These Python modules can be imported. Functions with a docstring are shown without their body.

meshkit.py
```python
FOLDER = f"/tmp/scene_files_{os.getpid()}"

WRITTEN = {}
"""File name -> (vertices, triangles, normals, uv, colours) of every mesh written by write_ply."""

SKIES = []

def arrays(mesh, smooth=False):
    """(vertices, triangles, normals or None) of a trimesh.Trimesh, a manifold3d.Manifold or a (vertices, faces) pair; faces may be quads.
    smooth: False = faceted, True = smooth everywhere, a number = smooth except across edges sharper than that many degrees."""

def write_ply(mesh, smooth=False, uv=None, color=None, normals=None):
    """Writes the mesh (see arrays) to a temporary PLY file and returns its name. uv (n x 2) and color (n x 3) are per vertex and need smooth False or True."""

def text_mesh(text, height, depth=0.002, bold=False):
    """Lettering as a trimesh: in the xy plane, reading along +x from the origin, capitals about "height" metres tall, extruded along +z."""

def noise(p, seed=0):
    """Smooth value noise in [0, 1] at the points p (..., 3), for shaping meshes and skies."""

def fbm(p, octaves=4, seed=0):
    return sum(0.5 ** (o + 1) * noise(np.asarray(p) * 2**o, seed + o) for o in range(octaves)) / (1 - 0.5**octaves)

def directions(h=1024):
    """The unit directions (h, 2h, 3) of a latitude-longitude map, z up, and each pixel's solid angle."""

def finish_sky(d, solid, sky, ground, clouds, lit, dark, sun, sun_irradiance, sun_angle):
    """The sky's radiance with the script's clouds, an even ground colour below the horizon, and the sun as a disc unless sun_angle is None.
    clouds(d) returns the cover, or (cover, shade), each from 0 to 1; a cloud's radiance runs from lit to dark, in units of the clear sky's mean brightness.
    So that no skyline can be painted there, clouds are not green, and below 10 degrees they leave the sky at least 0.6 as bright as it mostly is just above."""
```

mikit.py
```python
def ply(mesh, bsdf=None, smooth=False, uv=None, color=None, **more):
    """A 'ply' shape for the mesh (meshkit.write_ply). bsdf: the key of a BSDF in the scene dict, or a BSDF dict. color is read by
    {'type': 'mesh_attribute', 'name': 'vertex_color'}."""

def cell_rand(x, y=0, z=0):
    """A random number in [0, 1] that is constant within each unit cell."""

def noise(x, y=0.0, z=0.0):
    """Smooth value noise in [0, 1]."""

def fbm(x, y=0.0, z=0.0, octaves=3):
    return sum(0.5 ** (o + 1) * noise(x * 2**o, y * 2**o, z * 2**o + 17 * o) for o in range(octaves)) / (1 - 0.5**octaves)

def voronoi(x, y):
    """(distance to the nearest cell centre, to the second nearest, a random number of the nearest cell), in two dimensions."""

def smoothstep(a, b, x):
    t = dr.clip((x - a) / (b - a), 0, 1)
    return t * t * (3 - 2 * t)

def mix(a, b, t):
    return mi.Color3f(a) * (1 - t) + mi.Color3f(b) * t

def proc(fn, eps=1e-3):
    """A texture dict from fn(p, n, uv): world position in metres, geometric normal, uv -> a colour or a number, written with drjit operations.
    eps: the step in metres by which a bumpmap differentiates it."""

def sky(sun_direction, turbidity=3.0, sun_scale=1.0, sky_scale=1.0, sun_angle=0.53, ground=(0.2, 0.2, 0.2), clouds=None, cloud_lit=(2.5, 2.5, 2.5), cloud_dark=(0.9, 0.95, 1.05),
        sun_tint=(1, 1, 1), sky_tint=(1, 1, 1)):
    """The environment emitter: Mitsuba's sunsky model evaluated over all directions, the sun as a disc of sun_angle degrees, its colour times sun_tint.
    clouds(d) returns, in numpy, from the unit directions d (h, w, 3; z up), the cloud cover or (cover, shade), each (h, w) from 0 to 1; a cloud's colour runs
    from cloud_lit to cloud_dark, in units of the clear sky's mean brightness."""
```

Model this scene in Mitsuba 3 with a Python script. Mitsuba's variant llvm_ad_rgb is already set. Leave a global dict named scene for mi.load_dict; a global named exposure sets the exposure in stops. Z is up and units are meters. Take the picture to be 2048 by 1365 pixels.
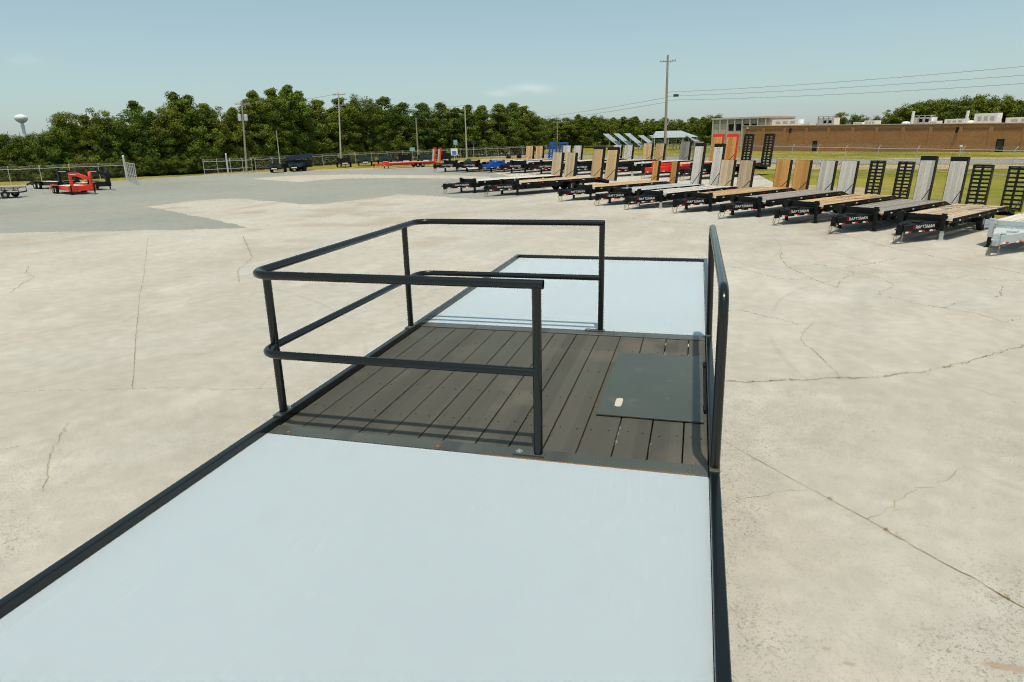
import math, random
import numpy as np, trimesh, drjit as dr, mitsuba as mi, mikit, meshkit
from shapely.geometry import Polygon, LineString
from mikit import noise, fbm, smoothstep, mix, cell_rand, proc
T = mi.ScalarTransform4f
scene, labels = {}, {}
CAMH = 4.5
# ------------------------------------------------------------------ camera, sky, exposure
def camera():
    f, pitch, roll, yaw = 1359.68, .2923, -.0234, -.2654
    fwd0 = np.array([math.sin(yaw), math.cos(yaw), 0]); right0 = np.array([math.cos(yaw), -math.sin(yaw), 0]); z = np.array([0, 0, 1.])
    fwd = math.cos(pitch) * fwd0 - math.sin(pitch) * z
    up0 = math.sin(pitch) * fwd0 + math.cos(pitch) * z
    up = -math.sin(roll) * right0 + math.cos(roll) * up0
    eye = np.array([0, 0, CAMH])
    return {'type': 'perspective', 'fov': math.degrees(2 * math.atan(1024 / f)), 'fov_axis': 'x', 'near_clip': .05, 'far_clip': 6000.,
            'to_world': T().look_at(origin=eye.tolist(), target=(eye + fwd).tolist(), up=up.tolist())}
scene['camera'] = camera()
def clouds(d):
    c = np.zeros(d.shape[:2])
    for az, el, w, h, s in ((-48.3, 5.4, .9, .3, .12), (-13.2, 3.6, 1.6, .3, .22), (-15.5, 3.3, 1.2, .25, .12), (-62, 9, 3, 1, .4), (18, 22, 5, 1, .1)):
        a = np.degrees(np.arctan2(d[..., 0], d[..., 1])) - az
        e = np.degrees(np.arcsin(d[..., 2])) - el
        n = meshkit.fbm(d * 55, 4, 3)
        c = np.maximum(c, s * np.exp(-(a / w) ** 2 - (e / h) ** 2) * np.clip(2.2 * n - .3, 0, 1.3))
    return c
SUN = (.078, -.262, .962)
scene['sky_light'] = mikit.sky(SUN, turbidity=6.0, sky_scale=1.33, clouds=clouds, sun_tint=(.97, .985, 1.0), sky_tint=(1.22, 1.23, .95))
exposure = 1.25
# ------------------------------------------------------------------ materials
def two(b): return {'type': 'twosided', 'bsdf': b}
def diff(c): return two({'type': 'diffuse', 'reflectance': {'type': 'rgb', 'value': list(c)}})
def dproc(fn): return two({'type': 'diffuse', 'reflectance': proc(fn)})
def paint(c, r=.35, metallic=0., spec=.5): return two({'type': 'principled', 'base_color': {'type': 'rgb', 'value': list(c)}, 'roughness': r, 'metallic': metallic, 'specular': spec})
def pproc(fn, r=.5, spec=.4): return two({'type': 'principled', 'base_color': proc(fn), 'roughness': r, 'specular': spec})
scene['m_black'] = paint((.006, .0075, .008), .42, spec=.3)
scene['m_gloss_black'] = paint((.006, .0085, .0085), .17, spec=.5)
scene['m_flat_black'] = paint((.009, .0095, .01), .65, spec=.25)
scene['m_rubber'] = paint((.018, .018, .018), .8, spec=.2)
scene['m_red'] = paint((.72, .04, .016), .4)
scene['m_blue'] = paint((.01, .09, .36), .35)
scene['m_white'] = paint((.75, .75, .72), .5)
scene['m_steel'] = paint((.55, .56, .55), .38, metallic=.8)
scene['m_galv'] = paint((.50, .55, .57), .5, metallic=.25)
scene['m_fence'] = paint((.50, .51, .48), .5, metallic=.1)
scene['m_lens_red'] = paint((.6, .02, .02), .3)
scene['m_amber'] = paint((.7, .2, .02), .3)
scene['m_chain'] = paint((.42, .29, .12), .4, metallic=.6)
scene['m_teal'] = paint((.02, .04, .05), .45)
scene['m_navy'] = paint((.012, .02, .06), .4)
scene['m_pole_wood'] = dproc(lambda p, n, uv: mix((.30, .27, .22), (.42, .38, .31), fbm(p.x * 9, p.y * 9, p.z * .8)))
scene['m_pole_pale'] = dproc(lambda p, n, uv: mix((.46, .44, .38), (.56, .54, .48), fbm(p.x * 9, p.y * 9, p.z * .8)))
scene['m_wire'] = diff((.11, .11, .11))
scene['m_glass'] = paint((.02, .025, .03), .08, spec=.8)
scene['m_roof_white'] = paint((.84, .85, .85), .6)
scene['m_sign_blue'] = paint((.05, .2, .5), .5)
scene['m_sign_teal'] = paint((.25, .5, .52), .5)
def grain(p, n, uv):
    return fbm(uv.x * 38, uv.y * 1.1 + p.x * .05, 3, 3) * .75 + .25 * noise(uv.x * 160, uv.y * 3.)
WOODS = {'fresh': ((.72, .57, .40), (.60, .46, .31)), 'golden': ((.72, .52, .30), (.60, .41, .22)), 'bleached': ((.74, .70, .64), (.60, .57, .52)), 'tan': ((.60, .43, .26), (.48, .34, .19)), 'pale': ((.58, .48, .36), (.47, .38, .28)), 'white': ((.68, .66, .61), (.56, .53, .48)),  # ramp copies of pale, tan and white with missing sun put into their colour
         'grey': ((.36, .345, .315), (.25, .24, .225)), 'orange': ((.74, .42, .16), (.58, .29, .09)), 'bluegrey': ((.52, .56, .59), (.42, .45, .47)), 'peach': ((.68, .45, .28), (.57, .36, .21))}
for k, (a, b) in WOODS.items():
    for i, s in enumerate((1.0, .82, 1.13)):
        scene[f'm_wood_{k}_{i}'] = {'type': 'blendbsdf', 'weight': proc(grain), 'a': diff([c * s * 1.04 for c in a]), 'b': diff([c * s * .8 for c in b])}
STAINS = [(-6.89, 8.91, .16, .07, (.55, .40, .20), .6), (2.78, 5.74, .24, .06, (.36, .28, .20), .75), (1.5, 5.47, .07, .03, (.36, .28, .2), .6), (1.35, 5.62, .05, .03, (.36, .29, .22), .6), (3.49, 8.59, .03, .015, (.22, .13, .08), .9), (2.3, 6.1, .1, .03, (.38, .32, .26), .5), (-30, 33, 1.2, .4, (.33, .25, .17), .5)]
ARCS = [(9., 12., 12.8, .05), (2., 14., 10.5, .045), (14., 30., 9.2, .06), (-6., 30., 9.6, .05), (5., 27., 4.6, .05), (4.5, 26.5, 3.2, .045), (-20., 5., 15.5, .05), (12., 16., 10.4, .05)]
def concrete(p, n, uv):
    x, y = p.x, p.y
    big = fbm(x * .09, y * .09, 1, 3); mid = fbm(x * .5 + 9, y * .5, 2, 3); fine = fbm(x * 4.3 + y * 1.1, y * 4.3 - x, 3, 4)
    c = mix((.455, .442, .39), (.51, .497, .444), smoothstep(.3, .7, big))
    c = mix(c, (.475, .472, .44), smoothstep(.45, .75, mid) * .6)
    c = mix(c, (.53, .485, .43), smoothstep(.55, .8, fbm(x * .22 + 40, y * .3, 5, 3)) * .5)
    c = mix(c, (.60, .585, .54), smoothstep(.6, .85, fbm(x * .8 + 15, y * .5 + 2, 21, 3)) * .35)
    streak = fbm(x * 1.3 - y * .35, x * .16 + y * .26, 7, 4)
    c = c * (.93 + .14 * streak) * (.89 + .22 * fine) * mi.Color3f(.98, .983, 1.0)
    r = dr.sqrt(x * x + y * y)
    dens = smoothstep(.35, .66, fbm(x * .6 + 3, y * .6, 8, 2)) * .7 + .3
    u, v = x * .8 - y * .6, x * .6 + y * .8
    pore = smoothstep(.70, .86, noise(u * 55, v * 55, 5)) + .7 * smoothstep(.66, .82, noise(v * 110, u * 110, 9)) + .6 * smoothstep(.74, .86, noise(u * 27, v * 27, 13))
    near = 1 - smoothstep(8., 17., r)
    c = mix(c, (.21, .19, .15), dr.clip(pore * .5 * dens, 0, .75) * near)
    for cx, cy, rad, w in ARCS:
        d = dr.abs(dr.sqrt((x - cx) ** 2 + (y - cy) ** 2) - rad + .25 * noise(x * .5, y * .5, 3))
        c = c * (1 - .07 * (1 - smoothstep(w * .5, w * 1.6, d)) * smoothstep(.42, .62, noise(x * .35 + cx, y * .35, 6)))
    wob = .6 * fbm(x * 9, y * 9, 17, 3)
    for cx, cy, rx, ry, col, k in STAINS:
        q = dr.sqrt(((x - cx) / rx) ** 2 + ((y - cy) / ry) ** 2) + wob
        c = mix(c, col, (1 - smoothstep(.75, 1.35, q)) * k)
    soil = smoothstep(.55, .78, fbm(x * .35 + 70, y * .35 + 20, 12, 3)) * smoothstep(20., 30., y)
    return mix(c, (.32, .26, .18), soil * .35)
scene['m_concrete'] = dproc(concrete)
def asphalt(p, n, uv):
    c = mix((.26, .285, .265), (.325, .35, .33), fbm(p.x * .1, p.y * .1, 4, 3))
    c = mix(c, (.34, .33, .29), smoothstep(.5, .75, fbm(p.x * .35, p.y * .2, 6, 3)) * .6)
    return c * (.9 + .2 * fbm(p.x * 3, p.y * 3, 2, 3))
scene['m_asphalt'] = dproc(asphalt)
def strip_c(p, n, uv):
    return mix((.44, .42, .36), (.50, .475, .42), fbm(p.x * .3, p.y * .3, 4, 3)) * (.93 + .14 * fbm(p.x * 3, p.y * 3, 2, 2))
scene['m_strip'] = dproc(strip_c)
def grass(p, n, uv):
    f = fbm(p.x * .12, p.y * .12, 1, 3); g = fbm(p.x * 1.1, p.y * 1.1, 2, 3)
    c = mix((.165, .18, .034), (.26, .24, .055), smoothstep(.3, .7, f))
    c = mix(c, (.30, .25, .12), smoothstep(.58, .78, fbm(p.x * .2 + 30, p.y * .2, 3, 3)) * .75)
    c = mix(c, (.055, .068, .03), smoothstep(240., 320., dr.sqrt(p.x * p.x + p.y * p.y)))
    return c * (.75 + .5 * g)
scene['m_grass'] = dproc(grass)
scene['m_road'] = dproc(lambda p, n, uv: mix((.23, .24, .245), (.29, .295, .30), fbm(p.x * .2, p.y * .2, 4, 3)))
scene['m_dirt'] = dproc(lambda p, n, uv: mix((.33, .26, .16), (.42, .37, .27), fbm(p.x * .4, p.y * .4, 4, 3)) * (.85 + .3 * fbm(p.x * 2, p.y * 2, 2, 3)))
scene['m_crack'] = dproc(lambda p, n, uv: mix((.17, .14, .08), (.33, .29, .21), smoothstep(.3, .7, fbm(p.x * 2.5, p.y * 2.5, 4, 3))))
scene['m_stain'] = dproc(lambda p, n, uv: mix((.36, .28, .19), (.42, .35, .26), fbm(p.x * 9, p.y * 9, 4, 2)))
scene['m_stain_orange'] = diff((.55, .40, .20))
def panel(p, n, uv):
    c = mix((.385, .465, .525), (.405, .485, .545), fbm(p.x * 1.3, p.y * .8, 1, 3))
    s = smoothstep(.80, .9, noise(p.x * 2 + p.y * 14, p.y * 3 - p.x * 60, 4)) * smoothstep(.5, .7, fbm(p.x * 1.5, p.y * 1.5, 6, 2))
    s2 = smoothstep(.84, .92, noise(p.x * 70 + p.y * 3, p.x * 3 + p.y * 4, 11)) * smoothstep(.5, .7, fbm(p.x * 1.2 + 5, p.y * 1.2, 8, 2))
    return mix(mix(c, (.56, .60, .62), dr.clip(s + s2, 0, 1) * .10), (.37, .42, .44), smoothstep(.7, .85, fbm(p.x * 3, p.y * 3, 14, 3)) * .12)
scene['m_panel'] = pproc(panel, .5, .2)
def board(p, n, uv):
    k = cell_rand(dr.floor(p.x * 5.35 + 80.4), 3, 1)
    g = fbm(p.x * 45, p.y * 1.6, 2, 3)
    c = mix((.064, .065, .056), (.080, .079, .066), g) * (.88 + .24 * k)
    c = mix(c, (.13, .12, .095), smoothstep(.55, .8, fbm(p.x * 3 + 5, p.y * 3, 4, 4)) * .5)
    return mix(c, (.07, .085, .07), smoothstep(.55, .75, fbm(p.x * 1.4 + 9, p.y * 1.8, 9, 2)) * .4)
scene['m_board'] = pproc(board, .7, .3)
def stripmetal(p, n, uv):
    c = mix((.045, .052, .045), (.085, .092, .075), fbm(p.x * 2.2, p.y * 6, 2, 3))
    return mix(c, (.035, .035, .03), smoothstep(.62, .7, fbm(p.x * 3.2 + 11, .3, 5, 2)) * .6)
scene['m_strip_metal'] = pproc(stripmetal, .35, .5)
def hatchc(p, n, uv):
    c = mix((.050, .062, .053), (.072, .082, .068), fbm(p.x * 3, p.y * 3, 2, 4))
    return mix(c, (.13, .13, .10), smoothstep(.66, .8, fbm(p.x * 9, p.y * 12, 5, 3)) * .25)
scene['m_hatch'] = pproc(hatchc, .35, .35)
scene['m_rust'] = diff((.30, .13, .045))
def brick(p, n, uv):
    row = dr.floor(uv.y / .2); u = uv.x / .4 + .5 * (row - 2 * dr.floor(row / 2))
    r = cell_rand(dr.floor(u), row, 2)
    c = mix((.36, .185, .09), (.42, .225, .115), r)
    return c * (.88 + .24 * fbm(uv.x * .5, uv.y * .9, 3, 3))
scene['m_brick'] = dproc(brick)
scene['m_brick_dark'] = diff((.22, .115, .06))
scene['m_beige'] = dproc(lambda p, n, uv: mix((.50, .465, .39), (.55, .51, .43), fbm(p.x * .5, p.y * .5, p.z * .5)))
scene['m_beige_light'] = diff((.55, .52, .45))
scene['m_beige_dark'] = diff((.33, .31, .27))
scene['m_leaf'] = two({'type': 'diffuse', 'reflectance': {'type': 'mesh_attribute', 'name': 'vertex_color'}})
scene['m_trunk'] = diff((.11, .085, .06))
scene['m_roof_metal'] = paint((.42, .48, .52), .4, metallic=.3)
scene['m_tower'] = paint((.70, .72, .74), .5)
# ------------------------------------------------------------------ helpers
def rotm(a): c, s = math.cos(a), math.sin(a); return np.array([[c, -s, 0], [s, c, 0], [0, 0, 1.]])
class MB:
    def __init__(self): self.v, self.f, self.n = [], [], 0
    def add(self, v, f):
        v = np.asarray(v, float); f = np.asarray(f, int)
        if f.shape[1] == 4: f = np.vstack([f[:, [0, 1, 2]], f[:, [0, 2, 3]]])
        self.v.append(v); self.f.append(f + self.n); self.n += len(v); return self
    def mesh(self, m): return self.add(m.vertices, m.faces)
    def box(self, c, s, rz=0., R=None):
        v = np.array([[x, y, z] for x in (-.5, .5) for y in (-.5, .5) for z in (-.5, .5)]) * np.array(s)
        R = rotm(rz) if R is None else R
        return self.add(v @ R.T + np.array(c), [[0, 1, 3, 2], [4, 6, 7, 5], [0, 4, 5, 1], [2, 3, 7, 6], [0, 2, 6, 4], [1, 5, 7, 3]])
    def bar(self, p, q, w, h):
        p, q = np.array(p, float), np.array(q, float); d = q - p; L = np.linalg.norm(d); y = d / L
        x = np.cross(y, [0, 0, 1.]) if abs(y[2]) < .95 else np.array([1., 0, 0]); x /= np.linalg.norm(x); z = np.cross(x, y)
        return self.box((p + q) / 2, (w, L, h), R=np.stack([x, y, z], 1))
    def tube(self, pts, r, k=10, cap=True, r2=None):
        p = np.asarray(pts, float); n = len(p)
        t = np.zeros_like(p); t[1:-1] = p[2:] - p[:-2]; t[0] = p[1] - p[0]; t[-1] = p[-1] - p[-2]; t /= np.linalg.norm(t, axis=1, keepdims=True)
        a = np.cross(t[0], [0, 0, 1.]) if abs(t[0][2]) < .9 else np.array([1., 0, 0])
        a /= np.linalg.norm(a); ang = np.arange(k) * 2 * np.pi / k; V = []
        rr = np.linspace(r, r if r2 is None else r2, n)
        for i in range(n):
            a = a - t[i] * (a @ t[i]); a /= np.linalg.norm(a); b = np.cross(t[i], a)
            V.append(p[i] + rr[i] * (np.cos(ang)[:, None] * a + np.sin(ang)[:, None] * b))
        V = np.vstack(V); F = [[i * k + j, i * k + (j + 1) % k, (i + 1) * k + (j + 1) % k, (i + 1) * k + j] for i in range(n - 1) for j in range(k)]
        self.add(V, F)
        if cap:
            for i, s in ((0, -1), (n - 1, 1)):
                c = np.vstack([V[i * k:(i + 1) * k], p[i]])
                self.add(c, [[k, (j + 1) % k, j] if s < 0 else [k, j, (j + 1) % k] for j in range(k)])
        return self
    def lathe(self, prof, k=20, c=(0, 0, 0), R=None):
        prof = np.asarray(prof, float); ang = np.arange(k) * 2 * np.pi / k; n = len(prof)
        V = np.stack([prof[:, None, 0] * np.cos(ang), prof[:, None, 0] * np.sin(ang), np.repeat(prof[:, 1:2], k, 1)], -1).reshape(-1, 3)
        if R is not None: V = V @ np.asarray(R).T
        return self.add(V + np.array(c), [[i * k + j, i * k + (j + 1) % k, (i + 1) * k + (j + 1) % k, (i + 1) * k + j] for i in range(n - 1) for j in range(k)])
    def sheet(self, poly, z):
        v, f = trimesh.creation.triangulate_polygon(Polygon(poly), engine='earcut')
        v = np.asarray(v); f = np.asarray(f)
        a = v[f]; s = (a[:, 1, 0] - a[:, 0, 0]) * (a[:, 2, 1] - a[:, 0, 1]) - (a[:, 1, 1] - a[:, 0, 1]) * (a[:, 2, 0] - a[:, 0, 0])
        f = np.where(s[:, None] < 0, f[:, ::-1], f)
        return self.add(np.c_[v, np.full(len(v), z)], f)
    def get(self): return np.vstack(self.v), np.vstack(self.f)
    def ply(self, bsdf, smooth=False, **k): return mikit.ply(self.get(), bsdf, smooth=smooth, **k)
used = set()
def num(base):
    k, i = base, 1
    while k in used: k = f'{base}_{i:03d}'; i += 1
    used.add(k); return k
def put(base, shape, tw=None):
    k = num(base); scene[k] = {**shape} if tw is None else {**shape, 'to_world': tw}
    return k
def lab(k, label=None, cat=None, group=None, kind=None):
    labels[k] = {a: b for a, b in (('label', label), ('category', cat), ('group', group), ('kind', kind)) if b}
    return k
CACHE = {}
def cached(key, make):
    if key not in CACHE: CACHE[key] = make()
    return CACHE[key]
def one(fn, bsdf, smooth=False):
    m = MB(); fn(m); return m.ply(bsdf, smooth)
def local(x, y, az, z=0.): return T().translate([x, y, z]).rotate([0, 0, 1], -az)
rng = random.Random(7)
# ------------------------------------------------------------------ ground, yard, roads
g = MB(); g.box((0, 0, -.53), (6000, 6000, 1)); lab(put('ground', g.ply('m_grass')), kind='structure')
YARD = [(-96, -40), (80, -40), (46, 8), (24, 29.5), (14.2, 38.8), (8.4, 47.0), (6.0, 50.5), (6.6, 66), (6.2, 80), (-25, 101.5), (-38, 112), (-41, 109), (-49.5, 104), (-58.5, 98.3), (-64.4, 93.4), (-71.2, 88.4), (-74.1, 81.6), (-73.8, 77), (-80.5, 71.8), (-85, 68.4), (-96, 54)]
g = MB(); g.sheet(YARD, 0); lab(put('concrete_yard', g.ply('m_concrete')), kind='structure')
ASPH = [(-45.79,25.13),(-36.95,29.05),(-34.32,30.11),(-29.94,30.82),(-25.97,31.89),(-23.55,32.63),(-40.07,43.57),(-40.26,45.90),(-39.86,48.88),(-37.19,50.50),(-32.71,48.10),(-28.60,45.78),(-26.77,46.21),(-25.97,48.61),(-24.88,51.67),(-24.55,54.80),(-22.35,53.78),(-18.85,51.44),(-15.94,49.95),(-13.98,50.38),(-12.66,52.98),(-12.30,58.97),(-16.98,71.17),(-30.36,96.32),(-40.88,107.99),(-49.34,103.24),(-58.45,97.39),(-64.20,92.76),(-71.04,87.93),(-73.91,81.25),(-73.62,76.48),(-80.41,71.31),(-84.69,68.04),(-95.36,53.63)]
def ragged(poly, step, amp, seed):
    r = np.random.RandomState(seed); out = []
    for a, b in zip(poly, poly[1:] + poly[:1]):
        a, b = np.array(a), np.array(b); l = np.linalg.norm(b - a); k = max(1, int(l / step)); nrm = np.array([-(b - a)[1], (b - a)[0]]) / l
        for i in range(k):
            q = a + (b - a) * i / k; out.append(tuple(q + nrm * amp * ((meshkit.fbm(np.array([q[0] * .55, q[1] * .55, seed]), 4) - .5) * 2.4 + r.randn() * .12)))
    return out
g = MB(); g.sheet(ragged(ASPH, .3, .3, 1), .004); lab(put('asphalt_lane', g.ply('m_asphalt')), kind='structure')
STRIP = [(-55.71,78.20),(-54.68,83.39),(-51.96,86.47),(-46.01,86.79),(-37.57,84.42),(-29.87,82.25),(-23.35,78.87),(-22.09,74.59),(-27.65,76.09),(-34.66,77.82),(-41.19,77.60),(-43.82,75.04),(-43.78,71.09),(-48.69,74.14)]
g = MB(); g.sheet(ragged(STRIP, .5, .35, 2), .008); lab(put('concrete_strip', g.ply('m_strip')), kind='structure')
ROAD = [(-120, 168), (-70, 158.5), (-49.4,156.9),(-40.3,160),(9.3,109.4),(20.7,101.6),(37.8,97.3),(90,86),(90,98),(42.1,108.5),(24.5,116.2),(10.8,125.9),(-44,183),(-57.2,178.0),(-70.4,178.6),(-120,190)]
g = MB(); g.sheet(ROAD, -.022); lab(put('road', g.ply('m_road')), kind='structure')
g = MB()
g.sheet([(7.6, 92), (18.7, 87.6), (34.1, 86.2), (60, 82), (60, 90.5), (37.8, 95.5), (20.7, 99), (8.9, 105)], -.026)
g.sheet([(26, 117.5), (40, 111), (60, 106), (60, 113), (44, 117), (30, 121)], -.026)
g.sheet([(-64.8, 93.6), (-58.5, 98.5), (-49.5, 104.2), (-41, 109.2), (-42, 112.5), (-51, 108.5), (-60, 104), (-67, 97.5), (-72, 90), (-71.4, 88.6)], -.014)
g.sheet([(6.1, 52), (12, 49), (13, 60), (6.7, 66)], -.018)
lab(put('dirt_verge', g.ply('m_dirt')), kind='structure')
CRACKS = {
'J1':[(-27.60,29.57),(-18.49,19.23),(-16.90,17.34),(-13.46,13.47),(-11.19,10.96),(-10.33,9.99)],
'C1':[(-13.18,9.03),(-12.72,9.26),(-11.89,9.56),(-10.78,9.87),(-10.34,9.99),(-9.52,10.24),(-8.59,10.29),(-7.52,10.56)],
'C2':[(-21.91,29.59),(-18.84,25.73),(-17.29,23.76),(-16.80,22.58),(-16.22,21.32),(-14.72,19.38)],
'C3':[(-25.54,20.94),(-24.32,19.76),(-23.02,19.00),(-22.37,17.96),(-21.36,16.62)],
'C4':[(-10.13,8.40),(-9.69,7.78),(-9.34,7.30),(-8.79,6.77),(-8.38,6.34)],
'C5':[(-10.27,7.26),(-10.07,7.47)],
'R1':[(0.61,12.67),(1.06,12.67),(1.47,12.78),(1.88,12.95),(2.23,12.99),(2.62,13.21),(2.82,13.23),(3.18,13.29),(3.63,13.49),(3.94,13.73),(4.29,13.83),(4.55,14.08),(4.84,14.23),(5.33,14.67),(5.86,15.13),(6.39,15.67),(6.89,16.09),(7.94,17.05)],
'R2':[(4.38,13.84),(4.62,13.59),(5.00,13.09),(5.49,12.42),(5.81,11.95)],
'R3':[(2.83,13.28),(2.71,14.02),(2.65,14.58),(2.50,15.25),(2.40,15.75),(2.65,16.63),(2.99,17.47)],
'R4':[(4.96,20.87),(5.41,20.37),(5.85,19.68),(6.30,19.33),(6.80,19.95),(7.21,20.25)],
'Q1':[(6.30,19.33),(6.94,18.85),(7.26,18.09),(7.87,18.67)],
'Q2':[(5.14,20.89),(5.82,22.09),(5.73,23.05),(5.14,23.85),(4.97,24.80),(5.93,25.68),(7.20,27.06)],
'Q3':[(5.14,23.85),(4.45,22.70),(4.18,21.48)],
'Q4':[(3.32,27.91),(3.13,26.97),(3.10,26.00),(3.15,24.73),(3.73,22.51),(4.18,21.48)],
'Q5':[(3.15,24.73),(4.26,25.26),(5.14,23.85),(6.35,24.20),(7.53,23.79),(8.48,23.31),(9.68,23.41)],
'R7':[(8.82,22.56),(8.43,21.68),(8.28,21.15),(7.97,20.85)],
'Q6':[(1.16,24.64),(2.72,22.60),(3.73,22.51)],
'Q7':[(1.10,18.37),(1.84,17.76),(2.57,17.02)],
'J2':[(0.54,10.00),(0.80,9.67),(1.25,9.12),(1.63,8.68),(1.91,8.34),(2.18,8.03),(2.46,7.68),(2.74,7.31),(3.03,7.00),(3.29,6.64),(3.51,6.28)],
'Q8':[(1.62,8.63),(1.29,8.50),(0.99,8.32),(0.49,8.05)],
'R8':[(2.18,8.03),(2.37,8.18),(2.49,8.38),(2.74,8.70),(3.00,8.97),(3.22,9.05),(3.31,9.21),(3.70,9.70)],
'Q9':[(2.50,8.29),(2.75,8.39)],
'J3':[(4.89,35.35),(6.53,32.31),(7.65,28.92),(8.73,26.85),(10.09,24.49)],
'J4':[(-10.81,37.78),(-8.45,40.48),(-2.38,37.88),(0.73,35.58)],
'J5':[(-24.85,37.37),(-18.92,39.08),(-11.84,41.43)]}
nr = np.random.RandomState(3)
for k, pts in CRACKS.items():
    pts = np.array(pts); w0 = {'R1': .022, 'J2': .014, 'R2': .008, 'R4': .016, 'R7': .02, 'R8': .012, 'J1': .014, 'C1': .012, 'J3': .03, 'J4': .03, 'J5': .03}.get(k, .008 + .0006 * float(np.linalg.norm(pts[0])))
    P = []
    for a, b in zip(pts[:-1], pts[1:]):
        m = max(2, int(np.linalg.norm(b - a) / .09)); m = min(m, 60)
        for i in range(m): P.append(a + (b - a) * i / m)
    P.append(pts[-1]); P = np.array(P)
    jit = .022 if k[0] in 'RQC' else .006
    P[1:-1] += nr.randn(len(P) - 2, 2) * jit
    t = np.gradient(P, axis=0); t /= np.linalg.norm(t, axis=1, keepdims=True) + 1e-9; nn = np.c_[-t[:, 1], t[:, 0]]
    w = w0 * (.35 + 1.1 * nr.rand(len(P))); w[0] = w[-1] = .002
    V = np.vstack([np.c_[P + nn * w[:, None] / 2, np.full(len(P), .0035)], np.c_[P - nn * w[:, None] / 2, np.full(len(P), .0035)]]); m = len(P)
    put('concrete_yard__crack', mikit.ply((V, [[i, m + i, m + i + 1, i + 1] for i in range(m - 1)]), 'm_crack'))
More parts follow.
